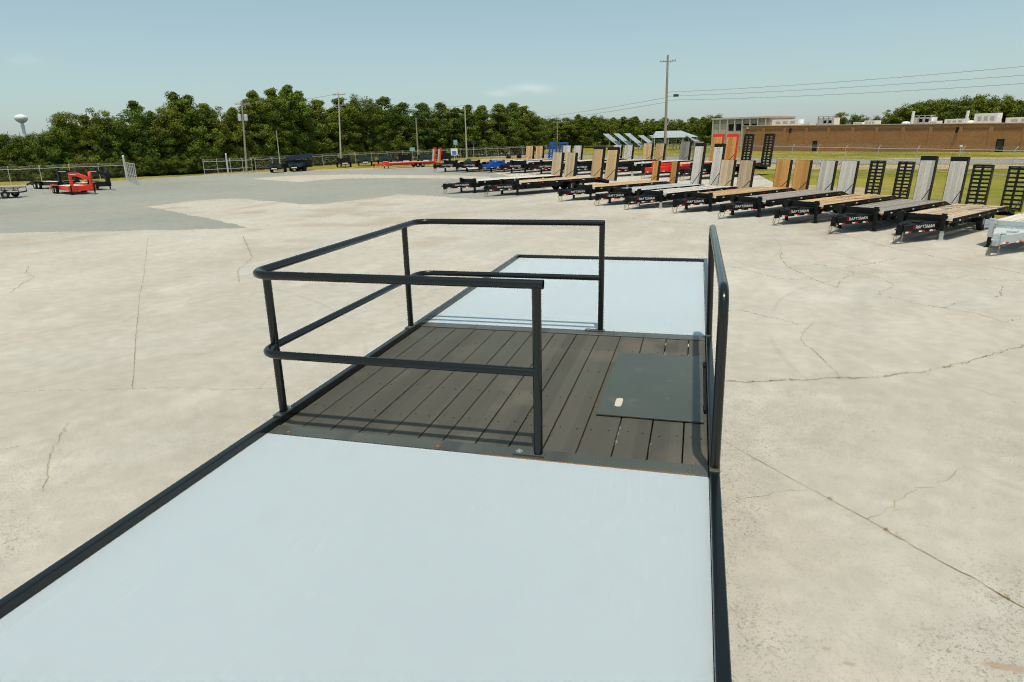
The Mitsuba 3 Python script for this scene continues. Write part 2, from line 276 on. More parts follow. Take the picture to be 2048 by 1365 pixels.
# dry weeds in the wide crack and joint
V, F = [], []
for k, cnt in (('R1', 240), ('J2', 40), ('J1', 25), ('R7', 30), ('R4', 40)):
    pts = np.array(CRACKS[k])
    cl = [(nr.randint(len(pts) - 1), nr.rand()) for _ in range(max(4, cnt // 14))]
    for _ in range(cnt):
        i, u = cl[nr.randint(len(cl))]; c = pts[i] * (1 - u) + pts[i + 1] * u + nr.randn(2) * .05 * np.abs(pts[i + 1] - pts[i]) + nr.randn(2) * .018
        a = nr.rand() * 6.28; h = .008 + .025 * nr.rand(); l = nr.randn(2) * .03
        V += [[c[0] - .006 * math.cos(a), c[1] - .006 * math.sin(a), .002], [c[0] + .006 * math.cos(a), c[1] + .006 * math.sin(a), .002], [c[0] + l[0], c[1] + l[1], h]]
        F.append([len(V) - 3, len(V) - 2, len(V) - 1])
scene['m_weed'] = diff((.26, .21, .07))
lab(put('weeds', mikit.ply((np.array(V), np.array(F)), 'm_weed')), 'dry yellow weeds growing along the cracks in the concrete', 'weeds', kind='stuff')
# ------------------------------------------------------------------ raised platform in the foreground
DZ = CAMH - 1.638; XL, XR = -2.366, .134; Y1, Y2, Y3, Y4, Y5 = 3.172, 3.289, 5.551, 5.688, 9.202; Y0 = -2.2
RW, RT = .048, .042
pf = lab(num('raised_platform'), 'raised black platform with pale blue panels, dark plank deck and pipe guard rails', 'platform')
def rbox(m, c, s, r=.006):
    b = trimesh.creation.box(s); v = np.array(b.vertices)
    import manifold3d as m3
    hs = np.array(s) / 2 - r
    ball = m3.Manifold.sphere(r, 8)
    h = m3.Manifold.batch_hull([ball.translate((np.array(c) + hs * np.array([i, j, k])).tolist()) for i in (-1, 1) for j in (-1, 1) for k in (-1, 1)])
    q = h.to_mesh(); m.add(q.vert_properties[:, :3], q.tri_verts)
for nm, x in (('side_rail', XL - RW / 2), ('side_rail', XR + RW / 2)):
    m = MB(); rbox(m, (x, (Y0 + Y5 + RW) / 2, DZ + RT - .06), (RW, Y5 + RW - Y0, .12)); put(pf + '__side_rail', m.ply('m_gloss_black', 30))
m = MB(); rbox(m, ((XL + XR) / 2, Y5 + RW / 2 + .001, DZ + RT - .062), (XR - XL - .002, RW, .12)); put(pf + '__end_rail', m.ply('m_gloss_black', 30))
m = MB(); rbox(m, ((XL + XR) / 2, Y0 - RW / 2, DZ + RT - .062), (XR - XL + 2 * RW, RW, .12)); put(pf + '__end_rail', m.ply('m_gloss_black', 30))
for a, b in ((Y0, Y1), (Y4, Y5)):
    m = MB(); m.box(((XL + XR) / 2, (a + b) / 2, DZ - .02), (XR - XL - .004, b - a - .004, .04)); put(pf + '__panel', m.ply('m_panel'))
for a, b in ((Y1, Y2), (Y3, Y4)):
    m = MB(); rbox(m, ((XL + XR) / 2, (a + b) / 2, DZ - .016), (XR - XL - .006, b - a - .003, .04), .003); put(pf + '__cross_strip', m.ply('m_strip_metal', 30))
    for i in range(6):
        s = MB(); x = XL + .13 + i * (XR - XL - .2) / 5 + rng.uniform(-.03, .03)
        s.lathe([(0, .006), (.008, .004), (.011, 0)], 10, (x, a + .03 + rng.uniform(0, .03), DZ + .004)); put(pf + '__bolt_head', s.ply('m_rust' if i in (0, 2) else 'm_strip_metal', True))
seams = [XL + .001, -2.215, -2.025, -1.842, -1.655, -1.467, -1.318, -1.125, -.932, -.742, -.557, -.367, -.180, .0, XR - .001]
for i, (a, b) in enumerate(zip(seams[:-1], seams[1:])):
    gap = .0055 + .003 * rng.random(); m = MB(); tilt = rng.uniform(-.0015, .0015)
    rbox(m, ((a + b) / 2, (Y2 + Y3) / 2, DZ - .024 + tilt), (b - a - gap, Y3 - Y2 - .004 - .004 * rng.random(), .044), .004)
    put(pf + '__deck_board', m.ply('m_board', 30))
m = MB()
for yr in (3.62, 4.1, 4.62, 5.15):
    for a, b in zip(seams[:-1], seams[1:]):
        for u in (.25, .75):
            if -.56 < a + (b - a) * u < .13 and 3.75 < yr < 5.12: continue
            m.lathe([(0, .0012), (.004, .001), (.005, 0)], 6, (a + (b - a) * u + rng.uniform(-.012, .012), yr + rng.uniform(-.02, .02), DZ + .0005))
lab(put(pf + '__deck_screws', m.ply('m_flat_black')), kind='stuff')
m = MB(); m.box(((XL + XR) / 2, (Y2 + Y3) / 2, DZ - .075), (XR - XL - .01, Y3 - Y2, .03)); put(pf + '__deck_pan', m.ply('m_flat_black'))
m = MB(); m.box(((XL + XR) / 2 + .62, Y1 - .002, DZ + .001), (1.1, .006, .002)); put(pf + '__rust_line', m.ply('m_rust'))
# splintered pale edges and rust along a few seams
for x, y0, y1, mm in ((-1.842, 3.35, 5.5, 'm_stain'), (-.742, 3.4, 4.3, 'm_rust'), (-.557, 3.35, 4.5, 'm_rust'), (-.557, 4.8, 5.4, 'm_stain'), (-.367, 3.45, 3.7, 'm_white'), (-.18, 3.4, 3.5, 'm_stain'), (-.18, 5.02, 5.2, 'm_white'), (0., 5.0, 5.15, 'm_white'), (-1.125, 3.4, 3.9, 'm_stain'), (-.932, 3.7, 4.1, 'm_stain')):
    P = np.linspace(y0, y1, 40); w = .006 * np.abs(nr.randn(40)) * np.abs(np.sin(np.linspace(.3, 9 + x, 40)))
    V = np.vstack([np.c_[np.full(40, x + .004) + w, P, np.full(40, DZ + .0006)], np.c_[np.full(40, x + .0028), P, np.full(40, DZ - .006)]])
    put(pf + '__deck_wear', mikit.ply((V, [[i, 40 + i, 41 + i, i + 1] for i in range(39)]), mm))
# hatch
HX0, HX1, HY0, HY1 = -.522, .112, 3.825, 5.08
m = MB(); rbox(m, ((HX0 + HX1) / 2, (HY0 + HY1) / 2, DZ + .008), (HX1 - HX0, HY1 - HY0, .012), .003)
hk = put(pf + '__hatch', m.ply('m_hatch', 30)); lab(hk, 'dark steel hatch plate with an oval finger hole')
m = MB(); m.mesh(trimesh.creation.extrude_polygon(LineString([(-.406, 3.985), (-.406, 4.085)]).buffer(.022, 10), .002, engine='earcut').apply_translation((0, 0, DZ + .0125))); put(hk + '__finger_hole', m.ply('m_beige_light'))
m = MB()
m.tube([(HX1 + .006, HY0 + .2, DZ + .016), (HX1 + .006, HY1 - .3, DZ + .016)], .008, 8)
for y in (HY0 + .16, HY1 - .25): m.tube([(HX1 + .006, y, DZ + .016), (HX1 + .006, y + .09, DZ + .016)], .011, 8)
put(hk + '__hinge', m.ply('m_flat_black', 30))
# guard rails
def arc_path(pts, r, k=8):
    pts = [np.array(p, float) for p in pts]; out = [pts[0]]
    for a, b, c in zip(pts[:-2], pts[1:-1], pts[2:]):
        u, v = (a - b) / np.linalg.norm(a - b), (c - b) / np.linalg.norm(c - b); p, q = b + u * r, b + v * r
        for i in range(k + 1):
            s = i / k; out.append((1 - s) ** 2 * p + 2 * s * (1 - s) * b * .92 + 2 * s * (1 - s) * .08 * (p + q) / 2 + s * s * q)
    return out + [pts[-1]]
PH = DZ + .934; TR = .0242; XM = -.744; YF, YB = 3.222, 5.672; XC = XL - .024
def pipe_end(p, d):
    return
def ring_end(m, c, axis, r, ri):
    pass
m = MB(); m.tube(arc_path([(XM + .035, YF, PH), (XC, YF, PH), (XC, YB, PH), (XM + .02, YB, PH)], .14), TR, 16, cap=False)
gr = lab(put(pf + '__guard_rail', m.ply('m_gloss_black', 40)), 'three sided black pipe guard rail on the left of the deck')
m = MB(); m.tube(arc_path([(XM, YF, DZ + .472), (XC, YF, DZ + .472), (XC, YB, DZ + .472), (XM, YB, DZ + .472)], .14), TR * .97, 16); put(gr + '__mid_rail', m.ply('m_gloss_black', 40))
for x, y, zb in ((XM, YF, DZ + .005), (XM, YB, DZ + .005), (XC, 3.39, DZ + RT), (XC, 5.384, DZ + RT)):
    m = MB(); m.tube([(x, y, zb), (x, y, PH - .015)], TR, 16); put(gr + '__post', m.ply('m_gloss_black', 40))
    m = MB(); rbox(m, (x - (.05 if x == XM else 0), y, zb + .004), (.17, .055, .01) if x == XM else (.055, .15, .01), .002)
    bp_ = put(gr + '__base_plate', m.ply('m_strip_metal', 30))
    m = MB(); bx, by = (x - .105, y) if x == XM else (x, y + .05)
    m.lathe([(0, .012), (.009, .012), (.0095, .004), (.019, .0035), (.019, 0)], 12, (bx, by, zb + .009)); put(bp_ + '_bolt' if False else gr + '__bolt', m.ply('m_steel', 30))
m = MB(); XA = XR + .024
m.tube(arc_path([(XA, 3.19, DZ + RT), (XA - .012, 3.19, PH), (XA - .028, 5.575, PH), (XA, 5.575, DZ + RT)], .13), TR, 16)
gr2 = lab(put(pf + '__guard_rail', m.ply('m_gloss_black', 40)), 'single bent pipe rail on the right of the deck')
for y in (3.19, 5.575):
    m = MB(); rbox(m, (XA, y, DZ + RT + .004), (.052, .1, .01), .002); put(gr2 + '__base_plate', m.ply('m_strip_metal', 30))
# frame below
m = MB()
for x in (XL + .02, XR - .02): m.box((x, (Y0 + Y5) / 2, DZ - .21), (.08, Y5 - Y0 - .02, .2))
for y in np.linspace(Y0 + .1, Y5 - .1, 9): m.box(((XL + XR) / 2, y, DZ - .16), (XR - XL - .1, .06, .08))
put(pf + '__frame', m.ply('m_black'))
for x in (XL + .02, XR - .02):
    for y in (Y0 + .5, 3.2, 5.6, Y5 - .5):
        m = MB(); m.box((x, y, (DZ - .31) / 2 + .011), (.1, .1, DZ - .335)); m.box((x, y, .012), (.22, .22, .02)); put(pf + '__support_leg', m.ply('m_black'))
# ------------------------------------------------------------------ flatbed trailers
W = 2.2
def tyre(R=.37, w=.22):
    return [(R * .55, -w / 2), (R * .93, -w / 2), (R, -w * .33), (R, w * .33), (R * .93, w / 2), (R * .55, w / 2), (R * .5, w * .3)]
RX = np.array([[0, 0, 1.], [0, 1, 0], [-1, 0, 0]])
P0, P1 = np.array([.74, .0]), np.array([.09, -2.22])
def text_parts():
    e = (P0 - P1) / np.linalg.norm(P0 - P1); n = np.array([e[1], -e[0]]); out = []
    whole = meshkit.text_mesh('CRAFTSMAN', .125, .006)
    s = 1.22 / (whole.bounds[1, 0] - whole.bounds[0, 0])
    comps = whole.split(only_watertight=False); x0 = whole.bounds[0, 0]
    first = min(comps, key=lambda c: c.bounds[0, 0]); rest = trimesh.util.concatenate([c for c in comps if c is not first])
    st = P1 + e * .50 + n * .062
    for mm in (first, rest):
        v = np.array(mm.vertices); x = (v[:, 0] - x0) * s; V = np.c_[st[0] + e[0] * x + n[0] * v[:, 2], st[1] + e[1] * x + n[1] * v[:, 2], .575 + v[:, 1]]
        out.append((V, np.array(mm.faces)))
    return [mikit.ply(out[0], 'm_lens_red'), mikit.ply(out[1], 'm_white')]
TEXT = text_parts()
def frame_mesh(L, ybreak):
    m = MB()
    for s in (-1, 1):
        m.box((s * (W / 2 - .03), L / 2, .81), (.06, L - .002, .17))
        m.box((s * (W / 2 + .045), L / 2, .80), (.012, L - .3, .07))
        for y in np.arange(.3, L - .1, .62): m.box((s * (W / 2 + .02), y, .80), (.039, .09, .05))
        m.box((s * .48, L / 2 + .1, .575), (.10, L + .2, .24))
        m.bar((s * (W / 2 - .03), L, .82), (s * (W / 2 - .03), L + 1.0, .52), .058, .16)
        m.bar((s * .46, L + .2, .62), (s * .46, L + 1.0, .46), .08, .16)
    for y in np.arange(.25, L, .5): m.box((0, y, .765), (W - .13, .07, .10))
    m.box((0, L + 1.04, .47), (W, .07, .20))
    return m
def header(m): m.box((-.16, -.04, .93), (1.86, .075, .17)); m.box((0, -.04, .77), (2.18, .073, .13)); m.box((.755, -.04, .965), (.05, .07, .2))
def tongue(m):
    for s in (-1, 1): m.bar((s * P0[0], .35, .575), (s * P1[0], P1[1] - .02, .575), .10, .32)
    m.box((0, -.3, .46), (1.2, .06, .12)); m.box((0, -1.1, .5), (.75, .06, .12))
def tongue_deck(m):
    m.add([(-.62, -.08, .742), (.62, -.08, .742), (.16, -1.75, .742), (-.16, -1.75, .742), (-.62, -.08, .72), (.62, -.08, .72), (.16, -1.75, .72), (-.16, -1.75, .72)], [[0, 3, 2, 1], [4, 5, 6, 7], [0, 4, 7, 3], [1, 2, 6, 5], [2, 3, 7, 6], [0, 1, 5, 4]])
    m.box((.12, -1.0, .78), (.3, .5, .05), .1); m.tube([(-.1, -.35, .76), (.02, -.6, .83), (.1, -.95, .80)], .018, 6)
def coupler(m):
    m.box((0, -2.3, .58), (.17, .16, .42)); m.box((0, -2.41, .60), (.13, .07, .16))
    R = np.eye(3); t = np.linspace(0, 2 * np.pi, 17)
    m.tube([(.075 * math.cos(a), -2.50 + .075 * math.sin(a), .60) for a in t], .022, 8, False)
    m.tube([(.06, -2.32, .76), (.12, -2.2, .84), (.2, -1.85, .78)], .014, 6)
def chain(m, s):
    x = .13 * s; P = [(x, -2.25, .5), (x + .03 * s, -2.33, .25), (x + .02 * s, -2.34, .1), (x - .02 * s, -2.3, .08), (x - .03 * s, -2.24, .25), (x - .02 * s, -2.18, .46)]
    for a, b in zip(P[:-1], P[1:]):
        a, b = np.array(a), np.array(b); k = max(2, int(np.linalg.norm(b - a) / .05))
        for i in range(k): m.bar(a + (b - a) * (i + .05) / k, a + (b - a) * (i + .95) / k, .030 if i % 2 else .012, .012 if i % 2 else .030)
def jack_outer(m, x): x *= 1.1; m.box((x, -.2, .72), (.15, .15, .66)); m.box((x, -.2, 1.07), (.17, .17, .04)); m.box((x + .1, -.2, .95), (.06, .08, .10))
def jack_leg(m, x): x *= 1.1; m.box((x, -.2, .21), (.115, .115, .40)); m.box((x, -.2, .012), (.24, .24, .022))
def hung(m, i):   # electrical and air lines clipped under the deck side
    y = .8 + .55 * i; m.tube([(1.0, y, .74), (1.03, y + .15, .58), (1.02, y + .3, .74)], .012, 5)
def plank_ply(w, l, bs):
    m = MB(); m.box((0, 0, 0), (w, l, .045)); v, f = m.get(); v2 = v[f].reshape(-1, 3); f2 = np.arange(len(v2)).reshape(-1, 3)
    return mikit.ply((v2, f2), bs, uv=v2[:, [0, 1]] + np.array([rng.uniform(0, 9), rng.uniform(0, 9)]))
def wood_pick(w, i=None): return f'm_wood_{w}_{rng.choice((0, 1, 2))}'
def trailer(label, x, y, az, L, deck, ramps, rinfo, rwood=None, col='m_black', breaks=False, group=None, detail=True, cover=None, write=True, tanks='m_flat_black', sc=(1, 1, 1)):
    k = lab(num('flatbed_trailer'), label, 'trailer', group); TW = local(x, y, az) @ T().scale(list(sc)); rinfo = [(a / sc[0], b / sc[0], h / sc[2]) for a, b, h in rinfo]; L = L / sc[1]
    def P(part, key, fn, bs, smooth=False, under=k):
        return put(under + '__' + part, cached((key, bs), lambda: one(fn, bs, smooth)), TW)
    P('frame', ('frame', round(L, 2)), lambda m: [m.add(*q) for q in [frame_mesh(L, 0).get()]], col)
    P('header', 'header', header, col)
    tk = P('tongue', 'tongue', tongue, col)
    if write:
        put(tk + '__lettering', TEXT[0], TW); put(tk + '__lettering', TEXT[1], TW)
    e = (P0 - P1) / np.linalg.norm(P0 - P1); n = np.array([e[1], -e[0]])
    for a in (.10, .86, 1.48):
        for j, bs in ((0, 'm_white'), (1, 'm_lens_red')):
            def tape(m, a=a, j=j):
                p, q = P1 + e * (a + j * .17) + n * .054, P1 + e * (a + (j + 1) * .17 - .003) + n * .054
                m.bar((*p, .455), (*q, .455), .006, .062)
            P('reflector_tape', ('tape', a, j), tape, bs, under=tk)
    P('tongue_deck', 'tdeck', tongue_deck, 'm_flat_black' if col == 'm_black' else col)
    P('coupler', 'coupler', coupler, 'm_flat_black' if col != 'm_galv' else col)
    for s in (-1, 1): P('safety_chain', ('chain', s), lambda m, s=s: chain(m, s), 'm_chain')
    for s in (-1, 1):
        jk = P('jack', ('jo', s), lambda m, s=s: jack_outer(m, .73 * s), col)
        P('drop_leg', ('jl', s), lambda m, s=s: jack_leg(m, .73 * s), 'm_galv' if tanks == 'm_galv' else 'm_flat_black', under=jk)
    P('light_plate', 'plate', lambda m: m.box((.93, -.083, .86), (.3, .01, .13)), 'm_white')
    for yy in (L * .66, L * .66 + .86):
        for s in (-1, 1):
            wk = P('wheel', ('tyre', round(yy, 2), s), lambda m, yy=yy, s=s: m.lathe(tyre(), 24, (s * .80, yy, .37), RX), 'm_rubber', 30)
            P('rim', ('rim', round(yy, 2), s), lambda m, yy=yy, s=s: m.lathe([(0, .04), (.07, .04), (.08, -.01), (.17, -.02), (.205, .05)] if s > 0 else [(.205, -.05), (.17, .02), (.08, .01), (.07, -.04), (0, -.04)], 20, (s * .84, yy, .37), RX), 'm_galv', 30, under=wk)
        P('axle', ('axle', round(yy, 2)), lambda m, yy=yy: m.tube([(-.7, yy, .37), (.7, yy, .37)], .05, 8), 'm_flat_black')
    if detail:
        for i in range(5): P('hose', ('hose', i), lambda m, i=i: hung(m, i), 'm_flat_black')
        P('valve_box', 'valve', lambda m: m.box((.95, .55, .62), (.18, .35, .2)), 'm_flat_black')
    for i, yy in enumerate(np.linspace(.5, L - .4, 6)):
        P('side_reflector', ('sr', round(yy, 2)), lambda m, yy=yy: (m.box((W / 2 + .054, yy, .80), (.006, .16, .05))), 'm_lens_red' if i % 2 else 'm_white')
    P('marker_lamp', 'mark', lambda m: m.box((W / 2 - .1, -.084, .75), (.1, .012, .04)), 'm_amber')
    N = 11; pw = (W - .13) / N
    for i in range(N):
        segs = [(0., 1.)]
        if breaks and (i < 4 or i > 6): segs = [(0., .58), (.62, .71), (.75, .84), (.88, 1.)]
        pwi = pw - (.06 if breaks and i in (3, 7) else .010)
        for a, b in segs:
            bs = wood_pick(deck); l = round((b - a) * L - .01, 2)
            sh = cached(('plank', l, bs, pwi, rng.randrange(2)), lambda: plank_ply(pwi, l, bs))
            put(k + '__deck_plank', sh, TW @ T().translate([-(W - .13) / 2 + pw * (i + .5), (a + b) / 2 * L, .878 + rng.uniform(-.003, .003)]))
    def dove(m):
        m.add([(-1.04, L + .005, .885), (1.04, L + .005, .885), (1.04, L + 1.0, .60), (-1.04, L + 1.0, .60), (-1.04, L + .005, .84), (1.04, L + .005, .84), (1.04, L + 1.0, .555), (-1.04, L + 1.0, .555)], [[0, 1, 2, 3], [4, 7, 6, 5], [0, 3, 7, 4], [1, 5, 6, 2], [0, 4, 5, 1], [3, 2, 6, 7]])
    P('dovetail', ('dove', round(L, 2)), dove, f'm_wood_{deck}_1')
    rcol = col
    for (xa, xb, h) in rinfo:
        z0 = .58; Lr = h - z0; w = xb - xa
        RWm = TW @ T().translate([(xa + xb) / 2, L + 1.06, z0]).rotate([1, 0, 0], -8)
        flap = .22 if ramps == 'flap' else 0.
        def rframe(m):
            for s in (-1, 1): m.box((s * (w / 2 - .02), .12, Lr / 2), (.04, .26, Lr))
            m.box((0, .07, Lr - .03), (w - .082, .15, .06)); m.box((0, .07, .03), (w - .082, .15, .06))
            if ramps == 'ladder': m.box((0, .06, Lr / 2), (.09, .10, Lr - .122))
            else:
                for z in np.arange(.4, Lr - .2, .5): m.box((0, .11, z), (w - .082, .05, .07))
            if flap: m.box((0, -.002, Lr - flap / 2), (w + .005, .02, flap))
        rk = put(k + '__ramp', cached(('rf', ramps, round(w, 2), round(Lr, 2), rcol), lambda: one(rframe, rcol)), RWm)
        if ramps == 'ladder':
            n_ = max(7, int(Lr / .19)); cell = (w / 2 - .045 - .05)
            for j in range(n_):
                put(rk + '__rung', cached(('rung', round(w, 2), rcol), lambda: one(lambda m: [m.box((s * (cell / 2 + .048), .05, 0), (cell, .09, .085)) for s in (-1, 1)], rcol)), RWm @ T().translate([0, 0, .12 + j * (Lr - .24) / (n_ - 1)]))
        else:
            npl = 5 if w > .7 else 3; pwr = (w - .05) / npl; lr = round(Lr - .03 - flap, 2)
            for j in range(npl):
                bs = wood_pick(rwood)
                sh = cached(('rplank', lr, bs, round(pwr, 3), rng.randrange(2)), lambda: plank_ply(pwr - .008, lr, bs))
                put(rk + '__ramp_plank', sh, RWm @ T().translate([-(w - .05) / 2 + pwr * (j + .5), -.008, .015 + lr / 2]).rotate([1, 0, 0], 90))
        a = np.array([(xa + xb) / 2 + w / 2 + .03, L + 1.12, z0 + Lr * .35]); b = np.array([(xa + xb) / 2 + w / 2 + .03, L + .15, .8])
        put(k + '__ramp_strut', one(lambda m: m.bar(a, b, .03, .03), 'm_black'), TW)
    if cover == 'blue':
        P('tarp', 'tarpb', lambda m: (m.box((0, -.6, .82), (.7, .8, .16)), m.lathe([(.3, 0), (.26, .1), (.18, .17), (.01, .2)], 12, (.0, -.45, .89))), 'm_blue', 40)
    if cover == 'box':
        P('toolbox', 'tbx', lambda m: (m.box((0, -.6, .88), (1.1, .5, .3)), m.lathe([(.22, 0), (.18, .14), (.01, .2)], 8, (-.1, -.6, 1.03))), 'm_teal', 30)
    if cover == 'winch':
        P('hydraulic_box', 'hbx', lambda m: (m.box((0, -.7, .95), (.9, .7, .42)),), col)
    return k
GA = 'trailers parked side by side in the near row'; GB = 'trailers parked side by side in the far row'
A = [('black trailer with pale slotted planks and open rung ramps, beside the grey galvanized one', 9.29, 32.22, 36.7, 6.26, 'pale', 'ladder', [(-1.04, -.2, 2.7), (.45, 1.28, 2.65)], None, dict(breaks=True, tanks='m_galv')),
     ('black trailer with grey planks and tall pale ramps capped black, third from the right end', 7.36, 34.84, 38.1, 6.27, 'grey', 'flap', [(-.94, -.17, 3.05), (.5, 1.3, 3.03)], 'bleached', {}),
     ('black trailer with tan planks and rung ramps, between the two with grey planks', 5.31, 37.69, 39.3, 6.94, 'tan', 'ladder', [(-1.15, -.35, 2.72), (.43, 1.25, 2.69)], None, dict(breaks=True)),
     ('black trailer with weathered grey planks and low whitish plank ramps', 2.78, 40.19, 38.6, 7.65, 'grey', 'wood', [(-1.15, -.17, 2.63), (.2, 1.2, 2.63)], 'bleached', dict(sc=(1.05, 1, 1))),
     ('black trailer with golden planks and orange brown plank ramps', .24, 42.83, 38.3, 7.67, 'tan', 'wood', [(-.9, .14, 2.62), (.5, 1.55, 2.62)], 'orange', dict(sc=(1.08, 1, 1))),
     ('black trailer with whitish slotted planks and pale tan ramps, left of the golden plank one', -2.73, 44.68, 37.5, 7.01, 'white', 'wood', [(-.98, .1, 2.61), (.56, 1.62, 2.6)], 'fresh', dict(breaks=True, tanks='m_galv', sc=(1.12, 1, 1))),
     ('black trailer with bluish white planks and tall grey white ramps capped by black flaps', -4.87, 46.9, 37.6, 7.0, 'bluegrey', 'flap', [(-.75, .08, 3.75), (.95, 1.75, 3.7)], 'bleached', dict(sc=(1.15, 1, 1))),
     ('black trailer with tan planks and two narrow orange ramps', -7.93, 50.13, 37.6, 7.6, 'tan', 'wood', [(-1.29, -.7, 2.38), (.61, 1.2, 2.36)], 'orange', dict(sc=(1.1, 1, 1))),
     ('black trailer with pale tan planks and golden ramps capped black, second from the left end', -14.43, 54.12, 37.8, 8.43, 'pale', 'flap', [(-.95, .3, 3.52), (.82, 2.05, 3.45)], 'golden', dict(sc=(1.28, 1.1, 1.1))),
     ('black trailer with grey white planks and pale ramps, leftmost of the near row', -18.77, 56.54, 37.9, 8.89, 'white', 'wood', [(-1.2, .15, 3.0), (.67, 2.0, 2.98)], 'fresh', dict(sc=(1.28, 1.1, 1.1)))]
for lb, x, y, az, L, dk, rp, ri, rw, kw in A: trailer(lb, x, y, az, L, dk, rp, ri, rw, group=GA, **kw)
trailer('grey galvanized trailer with whitish planks cut by the right edge of the photo', 11.75, 29.7, 36, 6.6, 'white', 'ladder', [], None, col='m_galv', breaks=True, group=GA, write=False)
S = 1.45
def rr(h): return [(-1.05 * S, -.12 * S, h * S), (.25 * S, 1.18 * S, (h - .02) * S)]
B = [('black trailer with tan planks and stubby black ramps, leftmost of the far row', -33.1, 92.3, 26, 7.7, 'peach', 'ladder', [(-1.2, -.6, 1.75), (.9, 1.5, 1.75)], None, {}),
     ('black trailer with a dark teal toolbox on its tongue and golden ramps', -29.5, 91.1, 26, 7.7, 'peach', 'wood', rr(2.14), 'golden', dict(cover='box')),
     ('blue trailer with a blue tarp on its tongue and blue rung ramps', -25.7, 89.9, 27, 7.4, 'bluegrey', 'ladder', rr(2.49), None, dict(col='m_blue', cover='blue', write=False)),
     ('black trailer with pale planks and pinkish white ramps, right of the blue one', -22.1, 87.1, 28, 6.2, 'pale', 'wood', rr(2.17), 'bleached', {}),
     ('black trailer with whitish planks and pale ramps, half hidden behind golden ramps', -17.7, 84.8, 30, 9.1, 'white', 'wood', rr(2.11), 'bleached', {}),
     ('black trailer with tan planks and golden tan ramps beside the tall utility pole', -12.8, 82.1, 32, 7.9, 'pale', 'wood', rr(2.26), 'golden', {}),
     ('black trailer with blue grey planks and dark grey ramps right of the utility pole', -7.8, 78.7, 33, 7.4, 'bluegrey', 'wood', rr(2.38), 'grey', dict(tanks='m_galv')),
     ('red trailer with orange tan planks and tall red framed ramps', -3.5, 76.0, 36, 5.9, 'peach', 'flap', rr(2.94), 'orange', dict(col='m_red', write=False)),
     ('black trailer with very tall black rung ramps in front of the brick building', .5, 72.5, 37, 5.0, 'peach', 'ladder', [(-1.2 * S, -.5 * S, 2.9 * S), (.5 * S, 1.2 * S, 2.9 * S)], None, {})]
B = [(*q[:4], q[4] * S, *q[5:9], {**q[9], 'sc': (S, S, S)}) for q in B]
for lb, x, y, az, L, dk, rp, ri, rw, kw in B: trailer(lb, x, y, az, L, dk, rp, ri, rw, group=GB, detail=False, **kw)
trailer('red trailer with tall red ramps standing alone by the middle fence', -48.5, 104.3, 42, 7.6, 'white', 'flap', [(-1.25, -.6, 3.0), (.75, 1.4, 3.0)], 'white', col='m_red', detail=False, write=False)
# ------------------------------------------------------------------ gooseneck and other trailers at the left and along the fence
def gooseneck(label, x, y, az, col, L=6.0, group=None):
    k = lab(num('gooseneck_trailer'), label, 'trailer', group); TW = local(x, y, az)
    def P(part, fn, bs, smooth=False, under=k): return put(under + '__' + part, cached(('gn', part, bs, L, len([q for q in scene if q.startswith(under + '__' + part)])), lambda: one(fn, bs, smooth)), TW)
    def fr(m):
        for s in (-1, 1):
            m.box((s * 1.05, L / 2, .60), (.12, L, .40)); m.box((s * .45, L / 2, .5), (.08, L, .18))
            m.bar((s * 1.05, L, .62), (s * 1.05, L + 1, .4), .08, .2)
        m.box((0, -.09, .60), (2.4, .18, .50))
        for yy in np.arange(.4, L, .6): m.box((0, yy, .6), (2.0, .06, .1))
    P('frame', fr, col)
    def nk(m):
        for s in (-1, 1):
            m.box((s * .85, -.12, 1.25), (.24, .26, 1.6)); m.bar((s * .85, -.02, 1.95), (s * .55, -1.3, 1.95), .18, .32); m.bar((s * .55, -1.25, 1.95), (s * .1, -2.2, 1.62), .18, .32)
        m.box((0, -2.3, 1.62), (.3, .3, .3))
    nk_ = P('neck', nk, col)
    for s in (-1, 1): put(nk_ + '__reflector_tape', one(lambda m: m.bar((s * .96, -.1, 1.95), (s * .66, -1.3, 1.95), .008, .05), 'm_white'), TW)
    P('coupler', lambda m: m.tube([(0, -2.3, 2.05), (0, -2.3, 1.0)], .075, 10), 'm_flat_black', 40)
    for s in (-1, 1): put(k + '__jack', one(lambda m: (m.box((s * 1.0, -.22, .55), (.11, .11, .7)), m.box((s * 1.0, -.22, .12), (.08, .08, .22)), m.box((s * 1.0, -.22, .012), (.2, .2, .022))), 'm_flat_black'), TW)
    P('deck', lambda m: [m.box((-.93 + i * .233, L / 2, .71 + .002 * (i % 2)), (.222, L - .02, .04)) for i in range(9)], 'm_wood_white_0')
    for yy in (L * .62, L * .62 + .85):
        for s in (-1, 1):
            wk = put(k + '__wheel', one(lambda m: m.lathe(tyre(.38, .24), 20, (s * 1.26, yy, .38), RX), 'm_rubber', 30), TW)
            put(wk + '__rim', one(lambda m: m.lathe([(0, .05), (.1, .04), (.2, -.02), (.21, .06)][::1 if s > 0 else -1] if s > 0 else [(.21, -.06), (.2, .02), (.1, -.04), (0, -.05)], 16, (s * 1.29, yy, .38), RX), 'm_white', 30), TW)
    for s in (-1, 1): put(k + '__fender', one(lambda m: m.box((s * 1.26, L * .62 + .42, .84), (.3, 2.0, .04)), col), TW)
    return k
GG = 'gooseneck trailers by the left gate'
gooseneck('red gooseneck trailer standing between two black ones by the left gate', -58.2, 55.0, -62, 'm_red', group=GG)
gooseneck('black gooseneck trailer behind and left of the red gooseneck', -67.8, 62.4, -74, 'm_black', 6.0, group=GG)
gooseneck('black gooseneck trailer right of the red gooseneck, nearest the open gate', -61.6, 60.4, -72, 'm_black', 5.0, group=GG)
